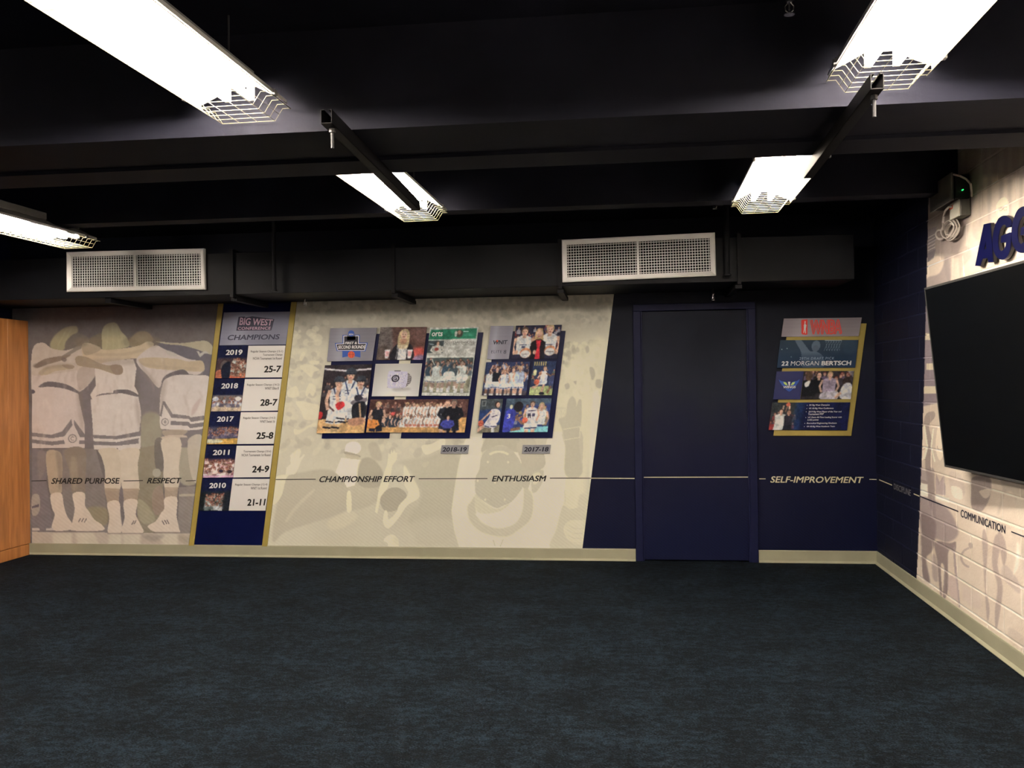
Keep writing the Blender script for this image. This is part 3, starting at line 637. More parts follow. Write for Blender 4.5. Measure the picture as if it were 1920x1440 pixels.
# upper area
c.poly([(1730, 260), (1990, 240), (1990, 330), (1840, 330), (1800, 480), (1730, 480)], (118, 104, 96), .75, False, 8)  # shade high on this wall, painted into the print
for x in (1836, 1852, 1874, 1890, 1912, 1940): c.poly([(x, 270), (x+7, 268), (x+6, 400), (x, 420)], (150, 136, 122), .5, soft=3)
c.poly([(1868, 385), (1880, 370), (1890, 376), (1891, 400), (1880, 412), (1870, 404)], (206, 188, 160), .9); c.ring(1876, 392, 4, 1.3, (160, 140, 120)); c.ring(1885, 391, 4, 1.3, (160, 140, 120))
c.poly([(1826, 380), (1838, 370), (1850, 390), (1852, 430), (1840, 450), (1824, 440)], (176, 158, 138), .6, soft=2)
c.poly([(1739, 430), (1756, 425), (1752, 470), (1741, 478)], (124, 112, 108), .9, False); 
for k in range(5): c.line([(1740, 446+k*6), (1753, 439+k*6)], 1.2, (176, 160, 146))
c.poly([(1739, 476), (1755, 466), (1750, 486), (1739, 492)], (112, 102, 100), .9, False)
c.poly([(1739, 495), (1760, 480), (1770, 500), (1768, 525), (1739, 530)], (196, 176, 154), .9, soft=2)
c.poly([(1738, 522), (1762, 512), (1776, 480), (1782, 520), (1775, 545), (1738, 550)], (150, 134, 124), .8, soft=2)
c.poly([(1770, 455), (1782, 455), (1783, 520), (1776, 525), (1771, 500)], (146, 130, 120), .6, soft=2)
c.line([(1805, 480), (1808, 520)], 2, (222, 204, 180), .8); c.poly([(1798, 470), (1814, 462), (1822, 480), (1806, 500), (1800, 520)], (164, 146, 130), .5, soft=2)
# strip between the navy and the screen
c.tf(3.6, 1700, 560)
c.poly([(100, -40), (260, -40), (260, 720), (80, 760)], (124, 110, 108), 1, False)
for y0, y1, x0 in ((232, 278, 122), (438, 480, 132), (590, 642, 108)): c.poly([(x0, y0), (260, y0), (260, y1), (x0, y1)], (176, 160, 136), 1, False)
c.poly([(100, 730), (260, 690), (260, 1300), (80, 1300)], (178, 160, 140), 1, False, 2)
c.poly([(120, 800), (180, 760), (190, 800), (150, 860), (170, 960), (160, 1120), (190, 1300), (140, 1300), (120, 1000)], (140, 124, 112), .9)
for x in (85, 205): c.poly([(x+5, 870), (x+35, 880), (x+50, 980), (x+40, 1060), (x+15, 1090), (x-10, 1000)], (200, 180, 156), .9); c.ring(x+20, 1000, 22, 5, (160, 140, 122), 0, 200)
c.line([(120, 860), (140, 1000), (120, 1080)], 10, (206, 190, 164), .9); c.line([(180, 880), (165, 1000), (190, 1100)], 9, (206, 190, 164), .9)
c.poly([(95, 1140), (140, 1180), (150, 1230), (100, 1240)], (150, 134, 126), .8); c.poly([(200, 1180), (222, 1240), (250, 1190), (260, 1290), (200, 1290)], (146, 128, 120), .85, False)
# below the screen   (k=4.114, origin 1700,880)
c.tf(4.114, 1700, 880)
c.poly([(105, 100), (160, 110), (160, 210), (105, 200)], lt, 1, soft=1); c.poly([(105, 78), (155, 92), (160, 115), (105, 100)], dd, .9)
c.poly([(155, 0), (210, 0), (215, 120), (225, 350), (215, 375), (200, 330), (170, 250), (160, 100)], dd, .85, soft=1)
c.poly([(222, 60), (245, 120), (280, 70), (300, 130), (300, 200), (225, 190)], (160, 142, 132), .9, False); c.poly([(222, 190), (330, 225), (330, 260), (222, 225)], (210, 194, 166), 1, False)
c.poly([(330, 20), (420, 50), (450, 180), (400, 220), (340, 150)], md, .6, soft=2); c.poly([(345, 130), (420, 150), (430, 230), (360, 210)], lt, .9)
c.poly([(510, 60), (640, 60), (645, 200), (600, 300), (560, 325), (500, 290), (498, 150)], dd, .85, soft=1); c.poly([(560, 170), (640, 150), (640, 200), (605, 225)], (186, 168, 148), .9)
c.poly([(730, 70), (830, 90), (900, 100), (1200, 140), (1200, 500), (900, 430), (830, 200), (760, 180), (720, 330), (700, 330), (740, 180)], (164, 148, 130), .65, soft=3)
c.poly([(850, 200), (905, 230), (1100, 300), (1200, 600), (880, 420)], (190, 172, 150), .8, soft=3)
c.poly([(100, 215), (310, 300), (400, 480), (330, 560), (240, 540), (115, 470)], (134, 118, 112), .8, soft=3)
c.poly([(115, 340), (220, 400), (215, 560), (190, 640), (150, 690), (180, 860), (160, 872), (120, 800), (110, 500)], dz, .85, soft=2)
c.poly([(215, 560), (330, 570), (380, 560), (370, 640), (320, 640), (320, 900), (300, 990), (280, 980), (290, 760), (262, 740), (272, 960), (255, 940), (235, 700)], dz, .85, soft=1)
c.poly([(200, 660), (230, 690), (240, 860), (200, 830)], (160, 142, 130), .9, soft=2)
c.poly([(365, 560), (378, 700), (410, 1020), (402, 1060), (385, 900), (365, 740)], (150, 132, 124), .9)
c.poly([(320, 840), (380, 830), (395, 1010), (330, 960)], (176, 154, 142), .7, soft=2)
c.ring(495, 680, 82, 17, (160, 142, 128), 100, 262); c.poly([(475, 575), (500, 565), (510, 600), (490, 610)], (150, 132, 120), .9)
c.poly([(440, 900), (500, 930), (560, 960), (560, 1080), (440, 1000)], (184, 164, 148), .6, soft=4)
for p in ([(600, 460), (625, 560), (620, 700), (612, 900), (640, 1080), (622, 1170), (605, 960), (590, 700), (582, 520)],
          [(720, 480), (760, 560), (770, 680), (745, 740), (720, 620), (700, 520)], [(670, 560), (700, 500), (720, 600), (700, 740), (740, 900), (720, 1100), (690, 1240), (680, 1100), (700, 900), (660, 740)]): c.poly(p, (152, 134, 122), .85, soft=1)
c.poly([(740, 740), (790, 760), (870, 880), (870, 960), (800, 900), (730, 830)], (166, 148, 134), .75, soft=2); c.poly([(850, 560), (870, 600), (865, 740), (820, 820), (840, 700)], (214, 196, 172), .7, soft=2)
c.poly([(790, 1220), (905, 1290), (1000, 1400), (905, 1420), (800, 1330)], (176, 158, 140), .7, soft=2)
c.poly([(905, 560), (1000, 600), (1050, 900), (960, 1000), (900, 800)], (172, 154, 138), .6, soft=4)
c.noise(2.5, 2.2, 25)
c.a = 168+(c.a-168)*1.18
c.tf(1, 0, 0)
c.poly([(1600, 200), (1744, 200), (1742, 300), (1738, 500), (1735.5, 610), (1729.5, 830), (1724.3, 960), (1718.5, 1090), (1715, 1200), (1600, 1200)], (13, 14, 26), 1, False)

# ---- small printed photographs: figure painter in canvas units
SK = (196, 148, 118); SK2 = (120, 82, 62); WH = (200, 194, 184); BLOND = (176, 146, 96); BR = (84, 58, 42); NV = (30, 34, 66)
def person(c, x, y, h, shirt=WH, skin=SK, hair=BR, shorts=None, legs=True, w=1.0, arms='down', trim=NV, num=None):
    hr_ = h*.07; s = h*.13*w
    if legs and shorts:
        for d in (-1, 1):
            c.poly([(x+d*s*.15, y+h*.6), (x+d*s*.95, y+h*.6), (x+d*s*.8, y+h*.98), (x+d*s*.35, y+h*.98)], skin, 1, False)
            c.poly([(x+d*s*.3, y+h*.86), (x+d*s*.85, y+h*.86), (x+d*s*.95, y+h), (x+d*s*.3, y+h)], WH, .9, False)
    if shorts:
        c.poly([(x-s*.9, y+h*.44), (x+s*.9, y+h*.44), (x+s*1.15, y+h*.68), (x+s*.1, y+h*.7), (x, y+h*.6), (x-s*.1, y+h*.7), (x-s*1.15, y+h*.68)], shorts, 1, False)
        for d in (-1, 1): c.line([(x+d*s*.15, y+h*.67), (x+d*s*1.1, y+h*.655)], h*.018, trim)
    c.poly([(x-s*.35, y+h*.14), (x+s*.35, y+h*.14), (x+s*1.05, y+h*.19), (x+s*.9, y+h*.34), (x+s*.9, y+h*.48), (x-s*.9, y+h*.48), (x-s*.9, y+h*.34), (x-s*1.05, y+h*.19)], shirt, 1, False)
    if arms == 'down':
        for d in (-1, 1): c.line([(x+d*s*1.05, y+h*.2), (x+d*s*1.35, y+h*.34), (x+d*s*1.05, y+h*.47)], h*.05, skin)
    elif arms == 'up':
        for d in (-1, 1): c.line([(x+d*s*1.0, y+h*.2), (x+d*s*1.5, y+h*.1), (x+d*s*1.1, y-h*.06)], h*.045, skin)
    elif arms == 'sleeve':
        for d in (-1, 1): c.line([(x+d*s*1.0, y+h*.2), (x+d*s*1.35, y+h*.34), (x+d*s*.6, y+h*.44)], h*.07, shirt)
    c.line([(x, y+h*.11), (x, y+h*.17)], hr_*.9, skin)
    c.ell(x, y+hr_*.85, hr_*.95, hr_*1.05, hair); c.ell(x, y+hr_*1.15, hr_*.72, hr_*.92, skin)
    if hr_ > 3:
        for d in (-1, 1): c.ell(x+d*hr_*.28, y+hr_*1.05, hr_*.1, hr_*.08, (50, 35, 30))
        c.line([(x-hr_*.22, y+hr_*1.6), (x+hr_*.22, y+hr_*1.6)], hr_*.14, (150, 70, 64)); c.line([(x, y+hr_*1.1), (x, y+hr_*1.35)], hr_*.1, (160, 112, 88))
    if num: pass
def crowd(c, n, y0, y1, size, cols, seed, x0=0, x1=None, skin=(168, 124, 100)):
    r = np.random.default_rng(seed); x1 = x1 or c.w/c.ss
    for k, y in enumerate(np.sort(r.uniform(y0, y1, n))):
        x = r.uniform(x0, x1); s = size*(.75+.5*r.random()); col = cols[int(r.integers(len(cols)))]
        c.poly([(x-s, y+s*2.6), (x-s*.9, y+s*.9), (x, y+s*.5), (x+s*.9, y+s*.9), (x+s, y+s*2.6)], col, .95, False)
        c.ell(x, y-s*.1, s*.55, s*.7, (60+int(60*r.random()), 44, 34), 1, n=8); c.ell(x, y+s*.05, s*.42, s*.55, skin, .9, n=8)
def ball(c, x, y, r): c.ell(x, y, r, r, (206, 92, 62)); c.ring(x, y, r*.8, r*.12, (140, 50, 36), 30, 150); c.line([(x-r*.9, y), (x+r*.9, y)], r*.12, (140, 50, 36))

def grad(c, top, bot):
    v = np.linspace(0, 1, c.h)[:, None, None]; c.a = c.a*0 + np.asarray(top, float)*(1-v) + np.asarray(bot, float)*v; return c
def finish(c, seed=0):
    g = blur1(c.a, 1); g = c.a*.35 + g*.65
    m = g.mean(-1, keepdims=True); g = m + (g-m)*.84
    g = g*(1+(vnoise(c.h, c.w, 9, seed+1)-.5)*.34)[..., None]*(1+(vnoise(c.h, c.w, 3.2, seed+2)-.5)*.3)[..., None]
    c.a = np.clip(g + np.random.default_rng(seed).normal(0, 5, (c.h, c.w, 1)), 4, 235)*.95; return c
def ph_metal(seed=1, base=(120, 113, 114)):
    c = unit(120, 90, base); u = np.linspace(0, 1, c.w)[None, :, None]; v = np.linspace(0, 1, c.h)[:, None, None]
    c.a += 16*np.exp(-((u-.25)**2)/.02) - 8*np.exp(-((u-.8)**2)/.05) + 10*(v-.5)
    c.a += (np.random.default_rng(seed).random((c.h, 1, 1))-.5)*5; return c
def ph_podium():
    c = unit(110, 160, (44, 36, 38)); c.noise(20, 8, 31); crowd(c, 26, 30, 80, 4, [(60, 40, 38), (70, 60, 60), (40, 36, 44)], 3)
    c.line([(0, 9), (50, 14), (110, 11)], 4, (190, 176, 170)); c.poly([(0, 128), (110, 122), (110, 160), (0, 160)], (196, 146, 88), 1, False)
    c.poly([(30, 128), (60, 124), (50, 160), (20, 160)], (216, 172, 116), .7, False, 3); c.poly([(0, 110), (9, 112), (7, 124), (0, 126)], (190, 40, 40))
    for x, y, h, sk_ in ((38, 30, 156, SK), (64, 12, 172, SK), (90, 30, 150, SK)):
        person(c, x, y, h, (206, 200, 192), sk_, (70, 56, 46), (206, 200, 192), False, .9, 'down' if x != 90 else 'sleeve', (24, 24, 34))
        hh = h*.07
        c.poly([(x-hh, y+hh*.8), (x-hh*.8, y-hh*.1), (x, y-hh*.4), (x+hh*.8, y-hh*.1), (x+hh, y+hh*.8)], (52, 56, 62)); c.line([(x-hh*1.1, y+hh*.8), (x+hh*1.1, y+hh*.8)], 2.4, (36, 38, 46))
        c.line([(x-hh*.9, y+h*.16), (x, y+h*.34), (x+hh*.9, y+h*.16)], 3, (34, 48, 84))
        c.line([(x-9, y+h*.28), (x+9, y+h*.28)], 2, (70, 70, 84)); c.line([(x-8, y+h*.32), (x+8, y+h*.32)], 2.5, (60, 60, 80))
    for x in (22, 42, 56, 76): c.line([(x-9, 146 if x < 50 else 133), (x+8, 148 if x < 50 else 135)], 4, (22, 22, 32)); 
    c.poly([(36, 92), (52, 86), (58, 96), (44, 106)], (200, 44, 44)); c.line([(22, 98), (34, 108)], 4, (90, 60, 56))
    c.poly([(74, 84), (104, 78), (106, 88), (76, 94)], (104, 92, 92)); c.poly([(76, 94), (104, 88), (106, 128), (82, 132)], (26, 26, 32)); c.line([(92, 92), (98, 126)], 4, (170, 130, 90)); c.poly([(78, 76), (90, 70), (98, 80), (84, 86)], (40, 36, 44))
    c.poly([(70, 128), (106, 124), (104, 140), (76, 142)], (176, 120, 88)); return c
def ph_coach():
    c = unit(120, 90, (92, 62, 54)); c.noise(25, 10, 32)
    c.poly([(0, 0), (30, 0), (40, 60), (10, 90), (0, 90)], (96, 84, 76), .9, False, 3); c.poly([(0, 60), (22, 50), (28, 90), (0, 90)], (84, 66, 56), .8, True, 2)
    c.poly([(92, 60), (118, 58), (118, 90), (90, 90)], (196, 70, 56), .8, soft=4); c.poly([(96, 82), (118, 76), (118, 90), (96, 90)], (110, 120, 160), .7, soft=3)
    c.poly([(36, 90), (40, 58), (56, 42), (74, 42), (90, 56), (92, 90)], (34, 30, 34)); c.poly([(54, 40), (74, 40), (76, 90), (54, 90)], (196, 186, 176), .95, False)
    c.poly([(50, 50), (50, 20), (57, 8), (65, 5), (74, 9), (79, 24), (78, 52), (72, 60), (56, 60)], (178, 150, 104)); c.ell(64, 22, 8, 12, (206, 162, 132))
    c.poly([(56, 34), (73, 34), (70, 46), (59, 46)], (170, 120, 88)); c.line([(61, 27), (67, 27)], 1.2, (150, 60, 56))
    for d in (-1, 1): c.ell(64+d*3, 20, 1, .8, (60, 40, 34))
    for x in (50, 54, 58, 62, 66, 70, 74): c.line([(x, 50), (x+2, 70), (x-1, 88)], 1.1, (224, 216, 204), .9)
    for x in (26, 84): c.poly([(x-7, 62), (x+7, 62), (x+4, 86), (x-4, 86)], (214, 196, 188), 1, False); c.poly([(x-5, 66), (x+5, 66), (x+4, 80), (x-4, 80)], (196, 96, 88), .5, False)
    return c
def ph_ring():
    c = grad(unit(120, 90, (0, 0, 0)), (158, 150, 138), (188, 180, 168)); c.a *= (1+.08*np.cos(np.linspace(-2, 2, c.w)))[None, :, None]
    c.poly([(70, 24), (92, 30), (97, 44), (92, 58), (72, 68)], (92, 84, 82)); c.poly([(36, 24), (50, 20), (76, 22), (86, 26), (86, 60), (78, 68), (50, 68), (38, 62)], (178, 168, 176))
    r = np.random.default_rng(3)
    for i in range(120): x, y = r.uniform(38, 84), r.uniform(24, 66); c.ell(x, y, 1, 1, (228, 222, 226) if i % 2 else (128, 116, 130), .8, n=6)
    c.ring(56, 41, 10, 3.4, (30, 26, 34)); c.ring(56, 41, 5, 2, (30, 26, 34), 40, 320); c.ell(58, 42, 2, 2.4, (40, 34, 42)); c.line([(52, 20), (66, 20)], 2.2, (40, 36, 40))
    for i in range(6): c.line([(88, 32+i*5), (94, 33+i*5)], 1.4, (190, 180, 170))
    c.poly([(52, 68), (90, 66), (98, 72), (60, 76)], (140, 132, 124), .6, soft=3); return c
def ph_news():
    c = unit(116, 160, (178, 172, 156)); c.noise(30, 4, 5); c.poly([(3, 5), (113, 3), (113, 27), (0, 28)], (34, 112, 78), 1, False)
    c.ell(72, 15, 9, 9, (66, 62, 50)); c.ell(72, 12, 4, 5, (150, 110, 86)); c.ell(64, 15, 3, 7, (190, 190, 170)); c.line([(82, 10), (94, 10)], 2, (190, 210, 190)); c.line([(84, 16), (108, 16)], 1, (90, 150, 120)); c.line([(84, 19), (108, 19)], 1, (90, 150, 120))
    c.poly([(0, 31), (38, 31), (38, 60), (0, 60)], (52, 58, 58), 1, False); person(c, 24, 33, 60, (176, 168, 150), SK, BR, None, False, 1.4, 'sleeve'); c.ell(22, 51, 5, 4, (150, 60, 50)); c.line([(2, 38), (14, 40)], 2, (130, 140, 140))
    for x0, x1 in ((42, 60), (66, 84), (90, 112)):
        for y in range(46, 66, 2): c.line([(x0, y+(6 if x0 == 42 else 0)), (x1, y+(6 if x0 == 42 else 0))], .9, (128, 122, 108), .8)
    c.line([(42, 41), (112, 40)], 1, (120, 116, 104)); c.line([(0, 64), (38, 64)], 1, (110, 106, 96)); c.line([(2, 69), (113, 68)], 1.2, (206, 200, 180))
    c.poly([(2, 71), (114, 71), (112, 153), (0, 153)], (66, 74, 70), 1, False); c.poly([(1, 122), (112, 108), (112, 153), (0, 153)], (150, 140, 108), .9, False, 3)
    crowd(c, 34, 74, 100, 5, [(84, 92, 96), (60, 66, 74), (40, 52, 60)], 8)
    for x, y, h, s_ in ((14, 82, 66, (44, 62, 72)), (30, 80, 72, (190, 190, 176)), (54, 78, 74, (46, 66, 78)), (88, 78, 76, (200, 200, 184)), (70, 84, 62, (60, 70, 74))): person(c, x, y, h, s_, (150, 120, 100), (54, 42, 34), (204, 202, 184), True, 1.3)
    c.poly([(50, 104), (70, 104), (72, 116), (48, 116)], (214, 212, 196)); c.poly([(80, 110), (104, 110), (104, 124), (82, 124)], (206, 204, 188))
    c.line([(14, 74), (22, 88)], 2, (190, 186, 170)); c.poly([(0, 153), (112, 153), (112, 160), (0, 160)], (186, 180, 162), 1, False); return c
def ph_team():
    c = unit(240, 84, (74, 44, 38)); c.noise(30, 8, 7); c.poly([(0, 50), (240, 46), (240, 84), (0, 84)], (190, 136, 74), 1, False)
    crowd(c, 90, 8, 40, 5, [(44, 38, 40), (96, 62, 54), (60, 50, 50), (120, 96, 84)], 11, 10, 225)
    for x in (60, 84, 98): c.poly([(x-5, 34), (x+5, 32), (x+4, 40), (x-4, 41)], (206, 74, 66))
    for i in range(14): person(c, 92+i*8.2, 8+(i % 2)*4, 66, (212, 206, 198), SK if i % 4 else SK2, BR if i % 3 else BLOND, (210, 204, 198), False, 1.0, 'down')
    for i in range(22): person(c, 20+i*8.5, 36+(i % 3)*3, 60, (38, 46, 56) if i < 8 else (208, 202, 194), SK if i % 5 else SK2, BR, None, False, 1.25, 'down')
    for i in range(9): c.ell(96+i*10, 66, 4, 3.4, (176, 100, 78))
    person(c, 22, 6, 110, (30, 28, 34), SK, BLOND, (30, 28, 34), False); person(c, 8, 40, 70, (206, 120, 50), SK, BR, None, False, 1.6, 'sleeve'); 
    person(c, 190, 4, 104, (34, 34, 40), SK, (150, 110, 90), (30, 30, 36), True, 1.0, 'sleeve'); person(c, 206, 2, 112, (20, 20, 26), (150, 110, 90), (90, 80, 70), (20, 20, 26), True, 1.15, 'sleeve')
    for d in (-1, 1): c.line([(206+d*4, 56), (207+d*8, 84)], 7, (20, 20, 26))
    person(c, 196, 42, 66, (52, 54, 130), SK, BR, None, False, 1.3, 'sleeve'); return c
def ph_three():
    c = unit(120, 90, (34, 32, 50)); crowd(c, 40, 0, 50, 5, [(120, 40, 44), (60, 60, 90), (44, 40, 60), (150, 140, 140)], 14)
    person(c, 26, 6, 150, WH, SK, BR, None, False, 1.05, 'down'); person(c, 92, 0, 160, WH, SK, BLOND, None, False, 1.05, 'down')
    c.poly([(52, 44), (56, 14), (64, 8), (73, 14), (77, 46), (70, 50), (58, 50)], (184, 142, 92)); 
    c.poly([(44, 90), (46, 46), (58, 38), (72, 38), (84, 46), (86, 90)], (28, 24, 28), smooth=False); c.poly([(58, 40), (72, 40), (70, 60), (74, 90), (60, 90), (63, 60)], (208, 40, 50), 1, False)
    c.ell(65, 23, 7.5, 11, (210, 160, 130)); c.line([(62, 30), (68, 30)], 1.6, (160, 60, 56))
    for x in (16, 84): c.line([(x, 52), (x+18, 52)], 2.6, (60, 60, 84)); c.line([(x+8, 58), (x+14, 58)], 6, (60, 60, 84))
    for x, y in ((34, 74), (98, 68)): c.ell(x, y, 15, 14, (190, 120, 80)); c.ell(x, y+3, 13, 10, (216, 206, 196)); c.line([(x-10, y+3), (x+10, y+3)], 1.2, (140, 120, 110))
    for d in (10, 58): c.ell(d, 72, 4, 6, SK)
    return c
def ph_cheer():
    c = unit(120, 90, (40, 48, 78)); crowd(c, 60, 2, 40, 5, [(60, 70, 110), (150, 150, 160), (44, 44, 66), (110, 90, 90)], 15); c.poly([(0, 78), (120, 78), (120, 90), (0, 90)], (60, 52, 60), 1, False)
    for x, y, h, s_, sk_, hr2, a_ in ((16, 20, 76, WH, SK2, (30, 24, 24), 'down'), (34, 14, 82, (26, 28, 36), SK, BR, 'up'), (78, 16, 80, WH, SK, BR, 'up'), (96, 12, 86, (170, 176, 190), SK, BLOND, 'down'), (56, 22, 74, (196, 194, 200), SK, (150, 90, 60), 'down')):
        person(c, x, y, h, s_, sk_, hr2, (204, 206, 214), True, 1.15, a_)
    return c
def ph_drive():
    c = unit(84, 118, (36, 46, 74)); c.poly([(0, 90), (84, 84), (84, 118), (0, 118)], (150, 156, 96), 1, False); c.poly([(10, 92), (40, 90), (50, 118), (20, 118)], (196, 196, 130), .7, soft=4)
    crowd(c, 16, 30, 70, 6, [(60, 70, 100), (90, 96, 80), (40, 46, 70)], 16); 
    for x in range(6, 50, 8): c.line([(x, 2), (x, 14)], 4, (176, 150, 84))
    c.poly([(6, 30), (16, 30), (16, 48), (6, 48)], (230, 224, 150), .9, soft=1)
    c.line([(52, 74), (46, 96), (44, 112)], 8, SK); c.line([(36, 72), (20, 88), (8, 92)], 8, SK); c.poly([(36, 60), (56, 62), (58, 78), (30, 80)], (196, 194, 204)); c.poly([(34, 38), (54, 36), (58, 64), (36, 66)], (204, 198, 206))
    c.line([(36, 40), (24, 58)], 6, SK); c.line([(54, 42), (72, 52), (84, 44)], 6, SK2); c.ell(46, 24, 7, 8, (110, 70, 50)); c.ell(47, 27, 6, 7, SK); c.ell(30, 42, 5, 6, (170, 110, 80)); ball(c, 22, 72, 10)
    c.poly([(64, 60), (84, 50), (84, 92), (70, 90)], (60, 66, 100)); c.line([(76, 88), (66, 110)], 7, SK2); c.poly([(38, 108), (52, 108), (54, 116), (38, 116)], (30, 30, 40)); return c
def ph_dribble():
    c = unit(84, 118, (34, 52, 96)); c.poly([(0, 0), (84, 0), (84, 34), (0, 40)], (70, 72, 62), .8, False, 3); c.poly([(6, 6), (22, 6), (22, 26), (6, 26)], (150, 150, 140), .7, False); c.poly([(8, 9), (19, 9), (19, 23), (8, 23)], (60, 62, 60), 1, False)
    c.poly([(0, 96), (84, 92), (84, 118), (0, 118)], (110, 100, 80), 1, False)
    c.line([(36, 92), (16, 100), (0, 112)], 11, SK); c.line([(58, 90), (60, 118)], 12, WH); c.poly([(28, 84), (66, 84), (70, 100), (26, 100)], (200, 192, 196)); c.line([(26, 96), (44, 100)], 3, NV); c.line([(50, 98), (70, 98)], 3, NV)
    c.poly([(42, 42), (50, 36), (72, 38), (82, 56), (70, 88), (28, 88), (40, 62)], (206, 190, 186)); c.line([(44, 44), (22, 66), (8, 80)], 7, SK); c.ell(66, 20, 10, 11, (50, 34, 30)); c.ell(69, 22, 7.5, 9.5, SK)
    c.line([(50, 64), (70, 58)], 3, (60, 54, 80)); ball(c, 10, 86, 11); return c
def ph_guard():
    c = unit(124, 90, (38, 50, 98)); c.poly([(0, 0), (124, 0), (124, 14), (0, 24)], (70, 84, 86), .8, False, 4); crowd(c, 26, 20, 60, 6, [(50, 64, 130), (120, 120, 130), (60, 60, 90), (150, 120, 60)], 18, 20, 124)
    c.poly([(30, 78), (124, 74), (124, 90), (20, 90)], (120, 186, 190), 1, False); c.ell(16, 22, 4, 6, (230, 220, 160))
    c.poly([(100, 14), (92, 20), (94, 40), (110, 40), (108, 18)], (184, 146, 96)); person(c, 100, 12, 120, WH, SK, BLOND, None, False, 1)
    person(c, 74, 8, 108, (210, 196, 186), SK, BR, (214, 208, 204), True, 1.1, 'down')
    c.line([(66, 44), (70, 44)], 8, (60, 54, 76)); c.line([(78, 44), (82, 44)], 8, (60, 54, 76)); c.line([(66, 33), (84, 32)], 2.4, (70, 60, 80)); c.poly([(60, 70), (88, 66), (92, 80), (58, 80)], (214, 208, 204)); c.line([(60, 80), (92, 78)], 3, NV)
    c.ell(36, 22, 13, 14, (24, 20, 26)); c.poly([(0, 60), (4, 34), (16, 28), (30, 34), (30, 60), (24, 84), (0, 88)], (52, 56, 150)); c.line([(32, 48), (50, 66), (60, 62)], 7, SK2); c.line([(24, 84), (46, 80)], 8, SK2); ball(c, 58, 58, 8); return c
def ph_strip(seed, kind):
    c = unit(76, 88, (12, 17, 46))
    if kind == 'orange': c.poly([(0, 34), (76, 34), (76, 88), (0, 88)], (66, 46, 46), 1, False, 4); crowd(c, 46, 36, 66, 5, [(180, 170, 150), (150, 150, 140), (120, 80, 60)], seed, 34, 76); crowd(c, 14, 70, 84, 6, [(196, 90, 60), (180, 100, 70)], seed, 38, 76); c.ell(20, 54, 10, 14, (100, 84, 76)); c.poly([(0, 70), (16, 66), (20, 88), (0, 88)], (170, 90, 60)); c.poly([(14, 56), (34, 44), (36, 88), (18, 88)], (20, 24, 40))
    elif kind == 'row': c.poly([(0, 44), (76, 44), (76, 88), (0, 88)], (104, 90, 84), 1, False, 2); c.poly([(0, 72), (76, 70), (76, 88), (0, 88)], (176, 150, 120), 1, False); crowd(c, 50, 48, 66, 4.2, [(190, 184, 180), (90, 80, 90), (130, 120, 130)], seed); c.ell(8, 54, 8, 6, (210, 206, 210)); c.ell(66, 54, 8, 6, (210, 206, 210))
    elif kind == 'court': c.poly([(0, 40), (76, 40), (76, 88), (0, 88)], (58, 54, 70), 1, False, 4); crowd(c, 60, 42, 64, 4.2, [(96, 84, 100), (70, 62, 84), (130, 110, 110)], seed); c.poly([(0, 74), (76, 72), (76, 88), (0, 88)], (190, 140, 60), 1, False); c.ell(14, 80, 26, 6, (190, 184, 150), .9)
    elif kind == 'pink': c.poly([(0, 38), (76, 38), (76, 88), (0, 88)], (120, 76, 72), 1, False, 4); crowd(c, 90, 38, 74, 5, [(214, 180, 160), (196, 160, 150), (230, 210, 200), (150, 90, 90)], seed); c.poly([(0, 82), (76, 82), (76, 88), (0, 88)], (216, 160, 180), .9, False); c.ell(44, 70, 5, 4, (40, 30, 50)); c.ell(66, 72, 6, 5, (40, 26, 30))
    else: c.poly([(0, 36), (76, 36), (76, 88), (0, 88)], (34, 40, 40), 1, False, 6); crowd(c, 44, 40, 62, 5, [(120, 124, 112), (150, 150, 136), (60, 66, 60)], seed, 14, 60); crowd(c, 20, 60, 78, 5, [(90, 96, 90), (170, 166, 160)], seed+1, 14, 60); c.poly([(0, 44), (12, 44), (12, 88), (0, 88)], (22, 26, 26), .9, soft=2); c.poly([(60, 44), (76, 36), (76, 88), (60, 88)], (24, 26, 30), .9, soft=2)
    c.noise(3, 4, seed+50); return c
def ph_draft():
    c = grad(unit(180, 66, (0, 0, 0)), (44, 54, 62), (34, 46, 62)); c.noise(22, 5, 61)
    c.poly([(34, 0), (48, 0), (72, 26), (84, 26), (104, 40), (106, 66), (60, 66), (52, 30)], (92, 100, 108), .8); c.ell(84, 14, 10, 13, (88, 96, 104), .9); c.ell(84, 20, 7, 8, (78, 84, 92))
    for x in range(106, 142, 6): c.line([(x, 2), (x+4, 26)], .8, (110, 118, 124), .8); c.line([(x+6, 2), (x-2, 26)], .8, (110, 118, 124), .8)
    c.line([(104, 1), (142, 1)], 2, (130, 134, 138)); 
    for x, y in ((6, 22), (18, 20), (30, 40)): c.ell(x, y, 1.5, 1.5, (160, 170, 160))
    c.poly([(0, 34), (180, 34), (180, 66), (0, 66)], (30, 44, 60), .45, False, 5); c.poly([(150, 4), (176, 4), (176, 30), (150, 30)], (48, 62, 74), .5, soft=4); return c
